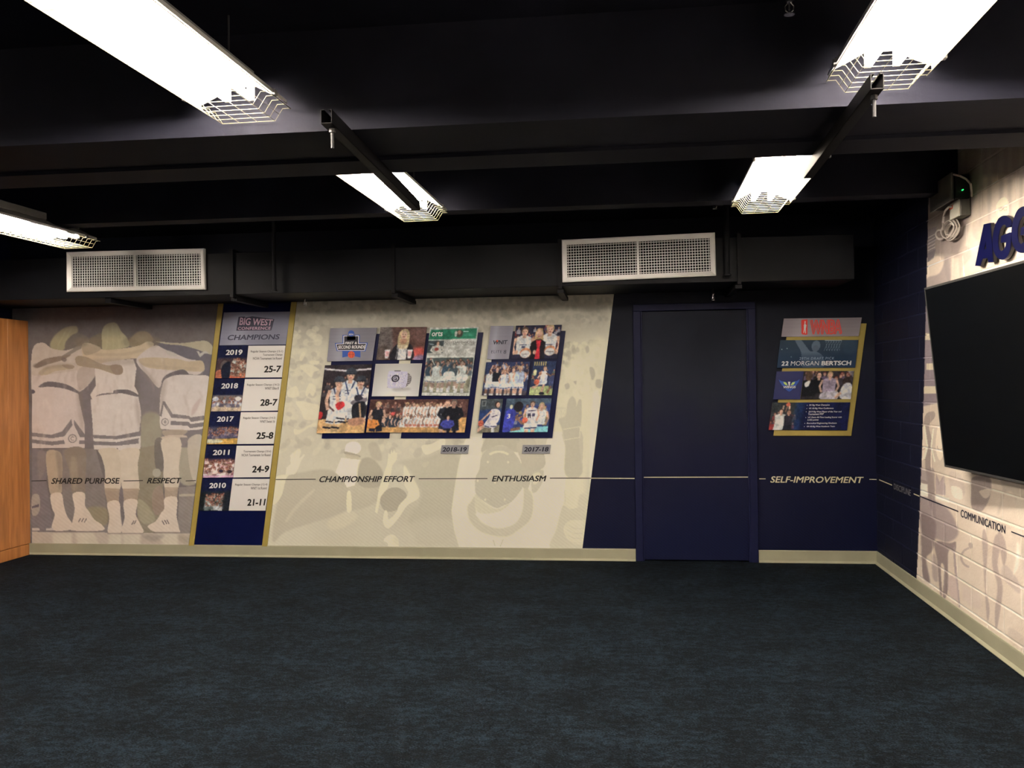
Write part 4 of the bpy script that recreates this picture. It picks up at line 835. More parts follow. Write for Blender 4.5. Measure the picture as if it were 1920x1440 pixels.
def ph_bench():
    c = unit(116, 64, (40, 34, 36)); crowd(c, 26, 2, 24, 7, [(30, 28, 34), (60, 50, 56), (90, 70, 90), (110, 90, 80)], 70)
    person(c, 14, 4, 110, (20, 20, 24), SK, BR, None, False, 1.3, 'sleeve'); c.ell(12, 10, 8, 12, BR); c.poly([(4, 28), (14, 22), (18, 30), (8, 36)], (216, 210, 200)); person(c, 36, 2, 100, (16, 16, 20), SK, (30, 26, 26), None, False, 1.1, 'sleeve')
    person(c, 62, 2, 96, (150, 128, 140), SK, (190, 150, 96), None, False, 1.3, 'down'); c.ell(78, 54, 9, 9, (196, 176, 160)); c.poly([(46, 50), (78, 46), (84, 64), (46, 64)], (196, 180, 180), .9)
    c.ell(102, 24, 10, 11, (50, 36, 32)); c.poly([(88, 54), (96, 30), (114, 30), (116, 64), (96, 64)], (200, 190, 186)); c.line([(90, 50), (80, 60)], 6, SK); c.poly([(100, 0), (116, 0), (116, 14)], (140, 130, 130), .7); return c
def ph_shot():
    c = unit(180, 66, (14, 18, 52)); c.poly([(0, 0), (60, 0), (54, 66), (0, 66)], (44, 46, 46), 1, False, 5); crowd(c, 22, 24, 56, 5, [(130, 50, 50), (90, 60, 60), (70, 70, 76)], 80, 0, 60)
    c.poly([(0, 54), (20, 52), (12, 66), (0, 66)], (160, 50, 46)); ball(c, 38, 5, 5); c.line([(26, 22), (28, 8)], 3.5, SK); c.line([(42, 24), (42, 9)], 3.5, SK); c.line([(33, 22), (37, 10)], 3, SK2)
    person(c, 24, 16, 82, (206, 198, 180), SK, (70, 44, 36), (206, 198, 180), True, 1.3, 'none'); person(c, 42, 18, 76, (40, 36, 44), (176, 120, 90), BR, (30, 30, 36), True, 1.0, 'none')
    c.poly([(56, 0), (76, 0), (70, 66), (52, 66)], (30, 60, 96), .5, False, 4); return c

# ================================================================ OBJECTS
T = .004
def reorg(root):
    """children were built in world coordinates; shift their meshes so that the root empty carries the place"""
    loc = Vector(root.location)
    seen = set()
    def rec(o):
        for ch in [q for q in bpy.data.objects if q.parent is o]:
            if ch.type == 'MESH' and ch.data.name not in seen:
                seen.add(ch.data.name); n = len(ch.data.vertices); a = np.empty(n*3, np.float32); ch.data.vertices.foreach_get('co', a)
                a = (a.reshape(-1, 3)-np.array(loc, np.float32)).ravel(); ch.data.vertices.foreach_set('co', a); ch.data.update()
            rec(ch)
    rec(root)

def ytop(x):                                    # picture row where the duct's underside meets the back wall
    return min(np.linspace(540, 585, 451), key=lambda y: abs(hy(x, y, D)[2]-2.2735))
# ---- murals
ml = empty('wall_mural', bw(0)(200, 1021), 'faded sepia mural of three players in white uniforms seen from behind', 'mural')
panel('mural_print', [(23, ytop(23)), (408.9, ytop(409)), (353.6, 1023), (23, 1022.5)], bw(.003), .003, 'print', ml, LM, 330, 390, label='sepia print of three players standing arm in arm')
P = bw(.0045)
text('SHARED PURPOSE', [(99, 896.2), (225, 896), (223, 907), (95.5, 907.5)], P, 'black', ml, .02, 1.0, label='black italic words SHARED PURPOSE')
text('RESPECT', [(279, 896), (340.5, 895.8), (338, 906.3), (275, 906.6)], P, 'black', ml, .02, label='black italic word RESPECT')
for a, b in ((59, 87.5), (231.5, 268), (348, 367)): stripe(a, 901.8, b, 901, 1.4, P, 'black', ml)
reorg(ml)
mc = empty('wall_mural', bw(0)(800, 1024), 'faded cream mural of a cheering crowd with a fan in a backwards cap', 'mural')
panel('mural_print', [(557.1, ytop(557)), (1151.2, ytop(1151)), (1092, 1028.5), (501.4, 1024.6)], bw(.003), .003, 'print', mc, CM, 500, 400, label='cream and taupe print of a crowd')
text('CHAMPIONSHIP EFFORT', [(601, 892.7), (778.5, 892.4), (775, 903.6), (597, 904.3)], P, 'black', mc, .022, 1.0, label='black italic words CHAMPIONSHIP EFFORT')
text('ENTHUSIASM', [(925, 892), (1024.8, 891.6), (1022, 902.6), (922, 903)], P, 'black', mc, .022, label='black italic word ENTHUSIASM')
for a, b, y0, y1 in ((517, 592, 899.1, 898.6), (785, 914, 897.7, 897.2), (1031, 1108, 896.4, 896.6)): stripe(a, y0, b, y1, 1.4, P, 'black', mc)
reorg(mc)
# words and lines printed on the navy wall and door
P = bw(.0015)
stripe(1108, 896.6, 1190, 897.1, 1.6, P, 'tanink', wallb)
q = stripe(1206, 894.9, 1404, 894.5, 1.6, lambda x, y: hy(x, y, D+.0045), 'tanink', dr); 
for v in q.data.vertices: v.co -= Vector(dr.location)
text('SELF-IMPROVEMENT', [(1447, 893), (1619.5, 894), (1616.5, 905.8), (1444, 905)], P, 'tanink', wallb, .014, label='tan italic words SELF-IMPROVEMENT')
stripe(1423.5, 897.8, 1435.5, 897.8, 1.6, P, 'tanink', wallb); stripe(1630, 898.8, 1647, 899.2, 1.6, P, 'tanink', wallb)

# ---- champions board
cb = empty('champions_board', bw(0)(430, 1021), 'tall slanted navy board listing five champion seasons between two gold strips', 'wall board')
panel('backing_panel', [(418.3, ytop(418)), (546.5, ytop(546)), (491.3, 1024), (363, 1023)], bw(.004), .004, 'navyboard', cb)
for q, lb in (([(409.2, ytop(409)), (418.6, ytop(418)), (363.2, 1023.2), (354, 1023.2)], 'left gold strip'), ([(546.0, ytop(546)), (555.9, ytop(555)), (500.6, 1024.6), (491, 1024.6)], 'right gold strip')):
    panel('gold_strip', q, bw(.012), .012, 'gold', cb, label=lb)
panel('header_panel', [(419.7, 585.8), (544.2, 584.2), (535.8, 645.8), (411.3, 647.5)], bw(.012), .008, 'print', cb, ph_metal(4, (118, 113, 120)), 40, 30, label='grey header panel reading CHAMPIONS')
P = bw(.0128)
hd = [o for o in bpy.data.objects if o.name.startswith('header_panel')][0]
P2 = bw(.0134)
MB().prism([P(x, y) for x, y in [(446, 601), (447.5, 594), (459, 593.6), (460.5, 595.5), (473, 593), (514.5, 598.5), (512.5, 605), (511, 612), (508.5, 619.5), (443, 620), (444.5, 610)]], (0, .0005, 0)).build('emblem', 'purpleink', hd)
mb = MB(); textmb(mb, 'BIG WEST', [(450.5, 595.2), (512, 599), (509.5, 610.5), (448.5, 609.5)], P2, .02); textmb(mb, 'CONFERENCE', [(446.5, 613), (508, 612.5), (507, 618), (445.5, 618.6)], P2, .02, 1.1); mb.build('emblem_lettering', mat('pale_pink_ink', alb((168, 132, 140), 1.4)), hd, label='pale pink emblem words')
text('CHAMPIONS', [(428.5, 628), (525.5, 626.5), (523, 636.3), (425.5, 638)], P2, 'purpleink', hd, .02)
rows = [('2019', [(410.8, 648.3), (465.3, 648.3), (458.8, 708.6), (403.3, 709.2)], [(465.8, 648.3), (535, 647.8), (528.3, 707.5), (459.5, 708)], ['Regular Season Champs (15-1)', 'Tournament Champs', 'NCAA Tournament 1st Round'], '25-7', 'orange'),
        ('2018', [(402.5, 711.2), (458.7, 710.8), (451.3, 770.8), (395.8, 771.3)], [(459.2, 710.8), (528, 710.3), (520.5, 770), (451.7, 770.8)], ['Regular Season Champs (14-2)', 'WNIT Elite 8'], '28-7', 'row'),
        ('2017', [(394.4, 773.4), (451.3, 773), (444, 832.5), (387.6, 832.9)], [(451.7, 773), (520.8, 772.5), (513.1, 832.1), (444.4, 832.5)], ['Regular Season Champs (14-2)', 'WNIT Sweet 16'], '25-8', 'court'),
        ('2011', [(386.7, 836), (443.1, 835.8), (436.7, 895.1), (380.5, 895.6)], [(443.7, 835.8), (512.7, 835.4), (505.3, 894.7), (437.2, 895.3)], ['Tournament Champs (10-6)', 'NCAA Tournament 1st Round'], '24-9', 'pink'),
        ('2010', [(379.9, 898), (435.7, 898), (428.5, 957.4), (372.7, 957.4)], [(436.3, 898), (505.7, 898), (497.5, 957.4), (428.9, 957.4)], ['Regular Season Champs (12-4)', 'WNIT 1st Round'], '21-11', 'dark')]
wcard = mat('white_score_card', alb((205, 194, 182), 1.45), rough=.5)
for i, (yr, qp, qc, lines, score, kd) in enumerate(rows):
    ph = panel('photo_panel', qp, bw(.012), .008, 'print', cb, finish(ph_strip(90+i, kd), 90+i), 68, 78, label='team photo panel under the year '+yr)
    x0, y0 = qp[0]
    text(yr, [(x0+13.4, y0+7.6), (x0+44.5, y0+7.0), (x0+43.2, y0+17.0), (x0+11.8, y0+17.6)], P2, 'whiteink', ph, .03)
    cd = panel('score_card', qc, bw(.012), .008, wcard, cb, label='white card with the score '+score)
    rx = qc[1][0]-3.5; mb = MB()
    for k, t in enumerate(lines):
        yy = qc[0][1]+9+k*6.3; wd = min(60.5, len(t)*2.16); r_ = rx-1.1*k-1
        textmb(mb, t, [(r_-wd+.4, yy-.3), (r_+.4, yy-.6), (r_, yy+4.2), (r_-wd, yy+4.5)], P2, .008)
    mb.build('lettering', 'greyink', cd)
    sw = 31.5 if score != '21-11' else 33.5; sy = qc[0][1]+37.2
    text(score, [(rx-sw-4.2, sy+.4), (rx-4.2+.6, sy-.2), (rx-4.8-1, sy+12.6), (rx-sw-5.4, sy+13.2)], P2, 'black', cd, .03)
reorg(cb)

# ---- collages
def collage(loc, label, backs, mt):
    e = empty('photo_collage', bw(0)(*loc), label, 'photo display')
    for b in backs: panel('backing_board', b, bw(.012), .008, mt, e)
    return e
c1 = collage((740, 815), 'large collage of six photo panels on slanted navy boards, above the 2018-19 plate', [[(627.6, 626.5), (754.7, 625.5), (729.7, 821.7), (603.1, 822)], [(776.5, 625), (906.2, 623.1), (880.5, 821.7), (751.4, 821.7)]], 'navyboard')
F = bw(.024)
def ph(parent, quad, cv, nx, ny, lb, th=.012): return panel('photo_panel', quad, F, th, 'print', parent, cv, nx, ny, label=lb)
a = ph(c1, [(619.4, 615.3), (706.7, 614.4), (698.3, 676.3), (612.9, 677.6)], ph_metal(1), 50, 40, 'brushed grey panel with a navy tournament emblem')
FL = bw(.0246); FM = bw(.0252); FH = bw(.0258)
def Z5(p): return [(580+x/5.539, 590+y/5.539) for x, y in p]
def flat(poly, pl, m, parent, name='emblem', **kw): return MB().add([pl(*p) for p in poly], [tuple(range(len(poly)))]).build(name, m, parent, **kw)
flat(Z5([(345, 210), (400, 212), (525, 208), (522, 290), (608, 290), (582, 382), (530, 378), (530, 445), (440, 425), (343, 445), (343, 378), (285, 378), (265, 295), (345, 293)]), FL, 'blueink', a)
flat(Z5([(353, 218), (516, 216), (514, 298), (596, 298), (575, 374), (292, 372), (275, 303), (353, 300)]), bw(.0249), 'whiteink', a)
flat(Z5([(362, 226), (508, 224), (506, 305), (588, 304), (570, 368), (298, 366), (284, 310), (362, 307)]), FM, 'navyink', a)
flat(Z5([(392, 215), (476, 213), (478, 262), (392, 264)]), FM, mat('grey_green_ink', alb((98, 98, 92), 1.4)), a)
def disc(cx, cy, r, pl, m, parent, n=20): flat([(cx+r*math.cos(k*2*math.pi/n), cy+r*math.sin(k*2*math.pi/n)) for k in range(n)], pl, m, parent)
disc(580+435/5.539, 590+195/5.539, 5.8, FH, 'blueink', a); disc(580+436/5.539, 590+415/5.539, 6.6, FM, 'orangeink', a)
mb = MB()
for dx in (-.35, .35): mb.tube([FH(658.7+6*dx, 660), FH(658.7+9*dx, 664.9), FH(658.7+6*dx, 670)], .0009, 4)
mb.tube([FH(652.6, 665), FH(664.8, 664.8)], .0009, 4); mb.build('emblem', 'black', a)
for t_, q_, f_ in (('FIRST &', [(376, 282), (498, 280), (494, 306), (370, 308)], FH), ('SECOND ROUNDS', [(302, 320), (582, 318), (576, 352), (296, 355)], FH), ('NCAA', [(413, 196), (460, 195), (458, 212), (411, 213)], bw(.0264))): text(t_, Z5(q_), f_, 'whiteink', a, .03)
ph(c1, [(609.2, 684.8), (697.3, 683), (682.5, 811.7), (593.5, 812.4)], finish(ph_podium(), 3), 105, 150, 'tall photo of three capped players holding a trophy')
ph(c1, [(713.5, 613.5), (800.5, 613), (792.9, 674.6), (705.3, 674.9)], finish(ph_coach(), 6), 105, 78, 'photo of a blond person with a net around the neck')
ph(c1, [(704.1, 682.2), (791.5, 681.3), (784.3, 743), (696.9, 743)], ph_ring(), 105, 78, 'photo of a championship ring on grey')
nw = ph(c1, [(806.5, 614.4), (897.3, 613), (880, 742.3), (790.4, 741.7)], finish(ph_news(), 9), 108, 150, 'newspaper sports page with a green banner')
def Z6(p): return [(690+x/5.538, 600+y/5.538) for x, y in p]
text('orts', Z6([(668, 122), (780, 120), (772, 168), (658, 170)]), FL, 'whiteink', nw, .02)
text('AGGIES ARE DANCING', Z6([(795, 222), (1104, 218), (1102, 243), (792, 247)]), FL, 'greyink', nw, .012)
ph(c1, [(694.6, 749.2), (879.2, 748.4), (871.1, 810.9), (686.5, 810.6)], finish(ph_team(), 12), 205, 78, 'wide group photo of the whole team and staff')
reorg(c1)
c2 = collage((970, 815), 'smaller collage of photo panels on one navy board, above the 2017-18 plate', [[(928, 621.4), (1060.6, 620.2), (1035.3, 821.2), (903.8, 821.2)]], 'navyboard')
a = ph(c2, [(920.1, 611.2), (963.1, 610.8), (954, 673.1), (912.9, 673.7)], ph_metal(2, (128, 121, 124)), 36, 36, 'narrow brushed grey panel reading WNIT ELITE 8')
def Z7(p): return [(880+x/5.537, 600+y/5.537) for x, y in p]
text('WNIT', Z7([(250, 212), (400, 208), (388, 250), (243, 256)]), FL, 'navyink', a, .03)
disc(880+289/5.537, 600+218/5.537, 1.9, FM, 'orangeink', a)
text('ELITE', Z7([(230, 316), (340, 314), (336, 343), (226, 345)]), FL, 'navyink', a, -.004, 1.15); text('8', Z7([(358, 312), (386, 311), (382, 350), (354, 351)]), FL, 'navyink', a, 0)
ph(c2, [(967.6, 610.5), (1053.4, 609), (1044.3, 672.6), (959.5, 673.1)], finish(ph_three(), 15), 105, 78, 'photo of two players beside a person in a red shirt')
ph(c2, [(911.6, 679.1), (994.1, 678.2), (986.6, 740.9), (903.1, 741.4)], finish(ph_cheer(), 18), 105, 78, 'photo of five players cheering in a row')
ph(c2, [(1000.6, 677.7), (1043.4, 677.1), (1034.4, 740.9), (991.6, 740.9)], finish(ph_drive(), 21), 56, 78, 'narrow photo of a player driving with an orange ball')
ph(c2, [(901.7, 748.1), (943.2, 747.7), (935.1, 810.4), (894.8, 810.8)], finish(ph_dribble(), 24), 56, 78, 'narrow photo of a dribbling player on blue')
a = ph(c2, [(950.1, 747.6), (1034.4, 746.7), (1026.3, 810), (941.4, 810.4)], finish(ph_guard(), 27), 105, 78, 'photo of a ball handler facing a player in blue number 3')
text('3', Z7([(398, 975), (430, 972), (422, 1022), (390, 1025)]), FL, 'whiteink', a, .03)
text('1', Z7([(610, 985), (620, 984), (615, 1019), (605, 1020)]), FL, 'navyink', a, .02); text('1', Z7([(630, 984), (640, 983), (635, 1018), (625, 1019)]), FL, 'navyink', a, .02)
reorg(c2)
plate = mat('brushed_grey_plate', alb((124, 118, 114), 1.4), rough=.4, noise=.12, nscale=25)
for s, q, lb, tq in (('2018-19', [(828.1, 834.7), (879.4, 834.4), (877.4, 850.6), (825.8, 850.6)], 'small grey plate reading 2018-19 under the large collage', [(831, 838.6), (876, 838.2), (874.3, 846.8), (829, 847)]),
                     ('2017-18', [(980.2, 834.2), (1033, 834.0), (1030.8, 850.6), (978.4, 850.7)], 'small grey plate reading 2017-18 under the smaller collage', [(984, 838.3), (1029.5, 838), (1027.8, 846.6), (982, 846.9)])):
    e = empty('year_plate', bw(0)((q[2][0]+q[3][0])/2, q[2][1]), lb, 'name plate', 'grey year plates below the collages')
    panel('plate', q, bw(.012), .009, plate, e); text(s, tq, bw(.0126), 'navyink', e, .03); reorg(e)

# ---- draft board
db = empty('photo_collage', bw(0)(1525, 810), 'slanted gold-backed display with red lettered header on the dark wall right of the door', 'photo display')
panel('backing_board', [(1478.3, 606.5), (1624.9, 606.5), (1596.1, 817.1), (1450.3, 816.9)], bw(.012), .012, 'gold', db)
a = ph(db, [(1469.7, 597.2), (1615.9, 595.3), (1610, 630.2), (1465.1, 631.5)], ph_metal(6, (128, 114, 112)), 60, 20, 'brushed grey header with red lettering')
def Z8(p): return [(1420+x/5.538, 580+y/5.538) for x, y in p]
flat(Z8([(462, 108), (520, 105), (522, 120), (520, 262), (505, 265), (470, 262), (458, 250), (456, 120)]), FL, 'redink', a)
flat(Z8([(490, 125), (498, 120), (502, 130), (498, 150), (510, 165), (503, 200), (505, 250), (497, 250), (493, 205), (484, 245), (478, 245), (484, 200), (482, 165), (490, 150)]), FM, 'whiteink', a)
text('WNBA', Z8([(548, 108), (884, 102), (880, 258), (543, 265)]), FL, 'redink', a, .07, .98)
text('WNBA', Z8([(556, 118), (874, 113), (870, 247), (552, 254)]), FM, mat('grey_red_ink', alb((150, 84, 78), 1.5)), a, .004, 1.03)
a = ph(db, [(1463.3, 637.8), (1609.6, 637.4), (1603.3, 689.2), (1456.7, 689.8)], ph_draft(), 160, 60, 'blue tinted panel with a player name in white')
mb = MB(); textmb(mb, '29TH DRAFT PICK', Z8([(440, 498), (802, 495), (798, 520), (436, 524)]), FL, -.002, 1.2); mb.build('lettering', mat('dim_blue_grey_ink', alb((120, 128, 140), 1.6)), a)
text('2', Z8([(255, 540), (289, 539), (283, 585), (248, 587)]), FL, 'whiteink', a, .03); text('2', Z8([(294, 539), (328, 538), (322, 583), (287, 585)]), FL, 'whiteink', a, .03); text('MORGAN', Z8([(352, 538), (642, 536), (636, 582), (346, 585)]), FL, 'whiteink', a, -.004); text('BERTSCH', Z8([(670, 536), (978, 533), (972, 580), (664, 583)]), FL, 'whiteink', a, .03)
a = panel('logo_panel', [(1456.1, 696.5), (1507.6, 695.9), (1500.4, 748.8), (1449.8, 748.8)], F, .012, mat('royal_navy_panel', alb((18, 24, 74), 1.1), rough=.45), db, label='navy panel with a winged emblem')
wl = [(222, 728), (250, 745), (290, 752), (312, 770), (318, 800), (270, 800), (255, 790), (248, 775), (235, 760)]
flat(Z8(wl), FL, 'blueink', a); flat(Z8([(662-x, y-2) for x, y in wl][::-1]), FL, 'blueink', a)
for sx in (1, -1): flat(Z8([(331+sx*(x-331), y) for x, y in ((270, 752), (300, 760), (316, 790), (290, 784), (276, 770))]), FM, 'yellowink', a)
flat(Z8([(318, 752), (342, 752), (337, 790), (331, 800), (325, 790)]), FM, 'whiteink', a); flat(Z8([(285, 822), (378, 820), (350, 845), (331, 855), (312, 845)]), FL, 'blueink', a)
text('WINGS', Z8([(270, 796), (400, 794), (396, 818), (266, 821)]), FM, 'whiteink', a, .03)
ph(db, [(1508.5, 695.9), (1601.1, 695.6), (1595.2, 748.3), (1501.6, 748.8)], finish(ph_bench(), 30), 100, 56, 'photo of a seated player greeted by others')
a = ph(db, [(1448, 754.8), (1594.3, 754.3), (1587.9, 806.6), (1441.3, 806.1)], finish(ph_shot(), 33), 160, 60, 'panel with a shooting player and a navy bullet list')
mb = MB()
for t, x0, x1, y in (('3X Big West Champion', 540, 752, 986), ('4X All-Big West Conference', 537, 792, 1020), ('2019 Big West Player of the Year and', 534, 874, 1055), ('Tournament MVP', 530, 690, 1078), ("UC Davis All-Time Leading Scorer with", 527, 878, 1113), ('2,422 points', 522, 636, 1140), ('Biomedical Engineering Graduate', 516, 826, 1174), ('4X All-Big West Academic Team', 513, 806, 1208)):
    textmb(mb, t, Z8([(x0, y), (x1, y-2), (x1-3, y+19), (x0-4, y+21)]), FL, .012)
for x, y in ((518, 996), (514, 1030), (507, 1064), (503, 1124), (493, 1184), (488, 1218)): mb.add([FL(*p) for p in Z8([(x-3, y-3), (x+3, y-3), (x+3, y+3), (x-3, y+3)])], [(0, 1, 2, 3)])
mb.build('lettering', 'whiteink', a); reorg(db)

# ---- block wall on the right, every block its own piece
rb = MB().hexa([rwp(YF, -.0028, -.05), rwp(YF, -.12, -.05), rwp(D+.1, -.12, -.05), rwp(D+.1, -.0028, -.05)], [rwp(YF, -.0028, ZC), rwp(YF, -.12, ZC), rwp(D+.1, -.12, ZC), rwp(D+.1, -.0028, ZC)])
mortar = mat('painted_mortar', (.5, .46, .42), rough=.7, attr=None)
# mortar's colour grid: the same print, lightened as the light its joints catch
ss_ = np.linspace(YF, D, 190); zz_ = np.linspace(-.05, ZC, 150)
Pm = np.zeros((len(zz_), len(ss_), 3)); q = RW0[None]+RWD[None]*((ss_-RW0[1])/RWD[1])[:, None]-RWN*.0028
Pm[..., 0] = q[None, :, 0]; Pm[..., 1] = q[None, :, 1]; Pm[..., 2] = zz_[:, None]
def rcol(P):
    pp = proj(P); px, py = pp[..., 0], pp[..., 1]; col = RM.sample(px, py)
    far = (P[..., 1] < 4.45)
    if far.any():
        s = P[..., 1]; z = P[..., 2]; v = .5+.25*np.sin(s*5.1+1.3*np.sin(z*3))+.25*np.sin(z*4.3+s*2.2)
        fb = np.stack([150+52*v, 133+49*v, 118+44*v], -1); col = np.where(far[..., None], fb, col)
    return col
cm_ = rcol(Pm); white = cm_[..., :1] > 70
me = gridmesh('wall_right', Pm, np.where(white, np.minimum(cm_*1.05+14, 235), cm_*1.3+6))
wr = link('wall_right', me, 'print', None, label='concrete block wall printed with a faded team mural', kind='structure')
MB().hexa([rwp(YF, -.006, -.05), rwp(YF, -.12, -.05), rwp(D+.1, -.12, -.05), rwp(D+.1, -.006, -.05)], [rwp(YF, -.006, ZC), rwp(YF, -.12, ZC), rwp(D+.1, -.12, ZC), rwp(D+.1, -.006, ZC)]).build('backing', 'dark', wr)
BL, BH, J = .46, .1525, .0035
nb = 0
for k in range(-1, 19):
    z0 = .133+BH*k + J; z1 = .133+BH*(k+1) - J
    z0 = max(z0, .002); z1 = min(z1, ZC-.002)
    if z1-z0 < .02: continue
    s = 5.24 + (0 if k % 2 else BL/2) - BL*8
    while s < D:
        a, b = max(s+J, 3.4), min(s+BL-J, D-.002); s += BL
        if b-a < .03: continue
        near = b > 4.5
        nx, ny = (max(6, int((b-a)/.0125)), 36) if near else (12, 8)
        e = .0035
        us = np.concatenate([[a], np.linspace(a+e, b-e, nx), [b]]); vs = np.concatenate([[z1], np.linspace(z1-e, z0+e, ny), [z0]])
        P = np.zeros((len(vs), len(us), 3)); off = np.zeros((len(vs), len(us))); off[0] = off[-1] = -.003; off[:, 0] = off[:, -1] = -.003
        g = RW0[None]+RWD[None]*((us-RW0[1])/RWD[1])[:, None]
        P[..., 0] = g[None, :, 0]+RWN[0]*off; P[..., 1] = g[None, :, 1]+RWN[1]*off; P[..., 2] = vs[:, None]
        link('block', gridmesh('block', P, rcol(P)), 'print_block', wr); nb += 1
print('blocks', nb)
P = rwl(.0012)
text('DISCIPLINE', [(1676.2, 906.0), (1708.3, 918.6), (1707.4, 930.2), (1676.2, 917.2)], P, 'greyink', wr, .012, label='tan word DISCIPLINE')
text('COMMUNICATION', [(1801.6, 954.6), (1885.4, 985.6), (1885, 1001.2), (1801.2, 969)], P, 'navyink', wr, .014, label='dark word COMMUNICATION')
stripe(1648.3, 899.6, 1672.5, 909.6, 2.0, P, 'tanink', wr); stripe(1713, 925.9, 1724, 930.4, 2.0, P, 'tanink', wr)
stripe(1725, 930.6, 1796.8, 959, 2.3, P, 'navyink', wr); stripe(1896, 996.8, 1960, 1022, 2.4, P, 'navyink', wr)

# ---- raised sign letters
def Z9(p): return [(1720+x/8, 380+y/8) for x, y in p]
A_out = [(865, 948), (928, 640), (995, 325), (1095, 302), (1112, 560), (1138, 888), (1065, 900), (1052, 828), (980, 842), (940, 952)]
A_in = [(1028, 575), (1034, 692), (998, 702)]
G_ = [(1400, 362), (1415, 330), (1400, 250), (1345, 205), (1285, 195), (1215, 240), (1165, 350), (1135, 480), (1130, 620), (1150, 740), (1200, 825), (1270, 857), (1335, 825), (1380, 740), (1400, 640), (1408, 445), (1380, 448), (1255, 500), (1250, 605), (1330, 585), (1325, 645), (1300, 700), (1255, 735), (1225, 700), (1210, 610), (1215, 500), (1240, 400), (1280, 335), (1318, 328), (1335, 372)]
G_ = [tuple(p) for p in np.array(G_)]
def letter(outer, inner, shift, label, smooth_idx=None):
    """front face and bronze return, on the right wall"""
    fo, ba = .032, .012
    def pts(off, poly):
        r = []
        for p in poly:
            w_ = hr(*p, fo); s_ = (w_[:2]-RW0) @ RWD*1.0 + shift; q = RW0+RWD*s_+RWN*off; r.append(np.array([q[0], q[1], w_[2]]))
        return r
    o = pts(fo, outer); base = np.mean(o, 0); base[2] = min(p[2] for p in o)
    e = empty('sign_letter', base, label, 'sign letter', 'raised blue sign letters above the screen')
    cu = bpy.data.curves.new('tmp', 'CURVE'); cu.dimensions = '2D'; cu.fill_mode = 'BOTH'; cu.extrude = .004
    org2 = np.array([(base[:2]-RW0) @ RWD, base[2]])
    for poly in [outer]+([inner] if inner else []):
        sp = cu.splines.new('POLY'); sp.points.add(len(poly)-1); sp.use_cyclic_u = True
        for i, w_ in enumerate(pts(fo, poly)):
            sp.points[i].co = (-((w_[:2]-RW0) @ RWD - org2[0]), w_[2]-org2[1], 0, 1)
    def mk(name, ext, off, m, bev=0):
        cu.extrude = ext; cu.bevel_depth = bev; t = bpy.data.objects.new('tmp', cu); C.objects.link(t); dg = bpy.context.evaluated_depsgraph_get()
        me = bpy.data.meshes.new_from_object(t.evaluated_get(dg)); bpy.data.objects.remove(t)
        for v in me.vertices:
            x, y, z = v.co; q = RW0 + RWD*(org2[0]-x) + RWN*(off+z) ; v.co = (q[0]-base[0], q[1]-base[1], y)
        me.materials.clear(); link(name, me, m, e)
    mk('letter_return', (fo-.004-ba)/2, (fo-.004+ba)/2, 'signedge'); mk('letter_face', .002, fo-.002, 'signblue')
    bpy.data.curves.remove(cu)
Ao = Z9(A_out); Ai = Z9(A_in); Go = [tuple(p) for p in catmull(Z9(G_[:15]), 3)[:-3]] + Z9(G_[15:20]) + Z9(G_[20:])
letter(Ao, Ai, 0, 'blue raised letter A, first of the sign above the screen')
letter(Go, None, 0, 'blue raised letter G right after the A above the screen')
s0 = (hr(1861.2, 446, .032)[:2]-RW0) @ RWD; s1 = (hr(1896.4, 432, .032)[:2]-RW0) @ RWD
letter(Go, None, s1-s0, 'second blue raised letter G, cut by the right picture edge')

# ---- television: tilted forward on its mount
tv = empty('television', hr(1900, 890, .08), 'large black flat screen television tilted forward on the block wall', 'television')
OB = .15; PSI = math.radians(4.2); bl = hr(1772, 875, OB); sb = (bl[:2]-RW0) @ RWD
ob = OB; best = None
for ot in np.linspace(OB, .8, 600):
    p = hr(1733.5, 540, ot); s_ = (p[:2]-RW0) @ RWD
    if best is None or abs(s_-sb) < best[0]: best = (abs(s_-sb), ot, p)
ot = best[1]; tl = best[2]; print('tv offset top', ot, 'height', tl[2]-bl[2], 'gap', best[0])
hgt = math.hypot(tl[2]-bl[2], ot-ob); wid = hgt*16/9
def tvp(u, v, n):     # u along wall toward the viewer, v up the tilted face, n out of the face
    a = RW0+RWD*(sb-u*math.cos(PSI)) - RWN*u*math.sin(PSI); dirv = np.array([*(RWN*(ot-ob)), tl[2]-bl[2]])/hgt; nn = np.array([*RWN, 0.0])*dirv[2] - np.array([0, 0, 1.0])*((ot-ob)/hgt)
    return np.array([*(a+RWN*ob), bl[2]]) + dirv*v + nn*n
def tvbox(u0, u1, v0, v1, n0, n1, name, m, bev=0, **kw):
    MB().hexa([tvp(u0, v0, n0), tvp(u1, v0, n0), tvp(u1, v0, n1), tvp(u0, v0, n1)], [tvp(u0, v1, n0), tvp(u1, v1, n0), tvp(u1, v1, n1), tvp(u0, v1, n1)]).build(name, m, tv, bevel=bev, **kw)
tvbox(.006, wid-.006, .006, hgt-.006, -.03, -.001, 'rear_cover', 'blackbox', .004)
for a_, b_, c_, d_ in ((0, wid, 0, .012), (0, wid, hgt-.012, hgt), (0, .01, .012, hgt-.012), (wid-.01, wid, .012, hgt-.012)): tvbox(a_, b_, c_, d_, -.03, .003, 'bezel', 'bezel')
tvbox(.01, wid-.01, .012, hgt-.012, -.001, .0005, 'screen', 'screen')
for u in (wid*.4, wid*.6):
    p0 = tvp(u, hgt*.7, -.03); s_ = (p0[:2]-RW0) @ RWD; g = RW0+RWD*s_
    MB().tube([p0, (g[0], g[1], p0[2]-.05)], .015, 8).build('mount_arm', 'darksteel', tv)
reorg(tv)

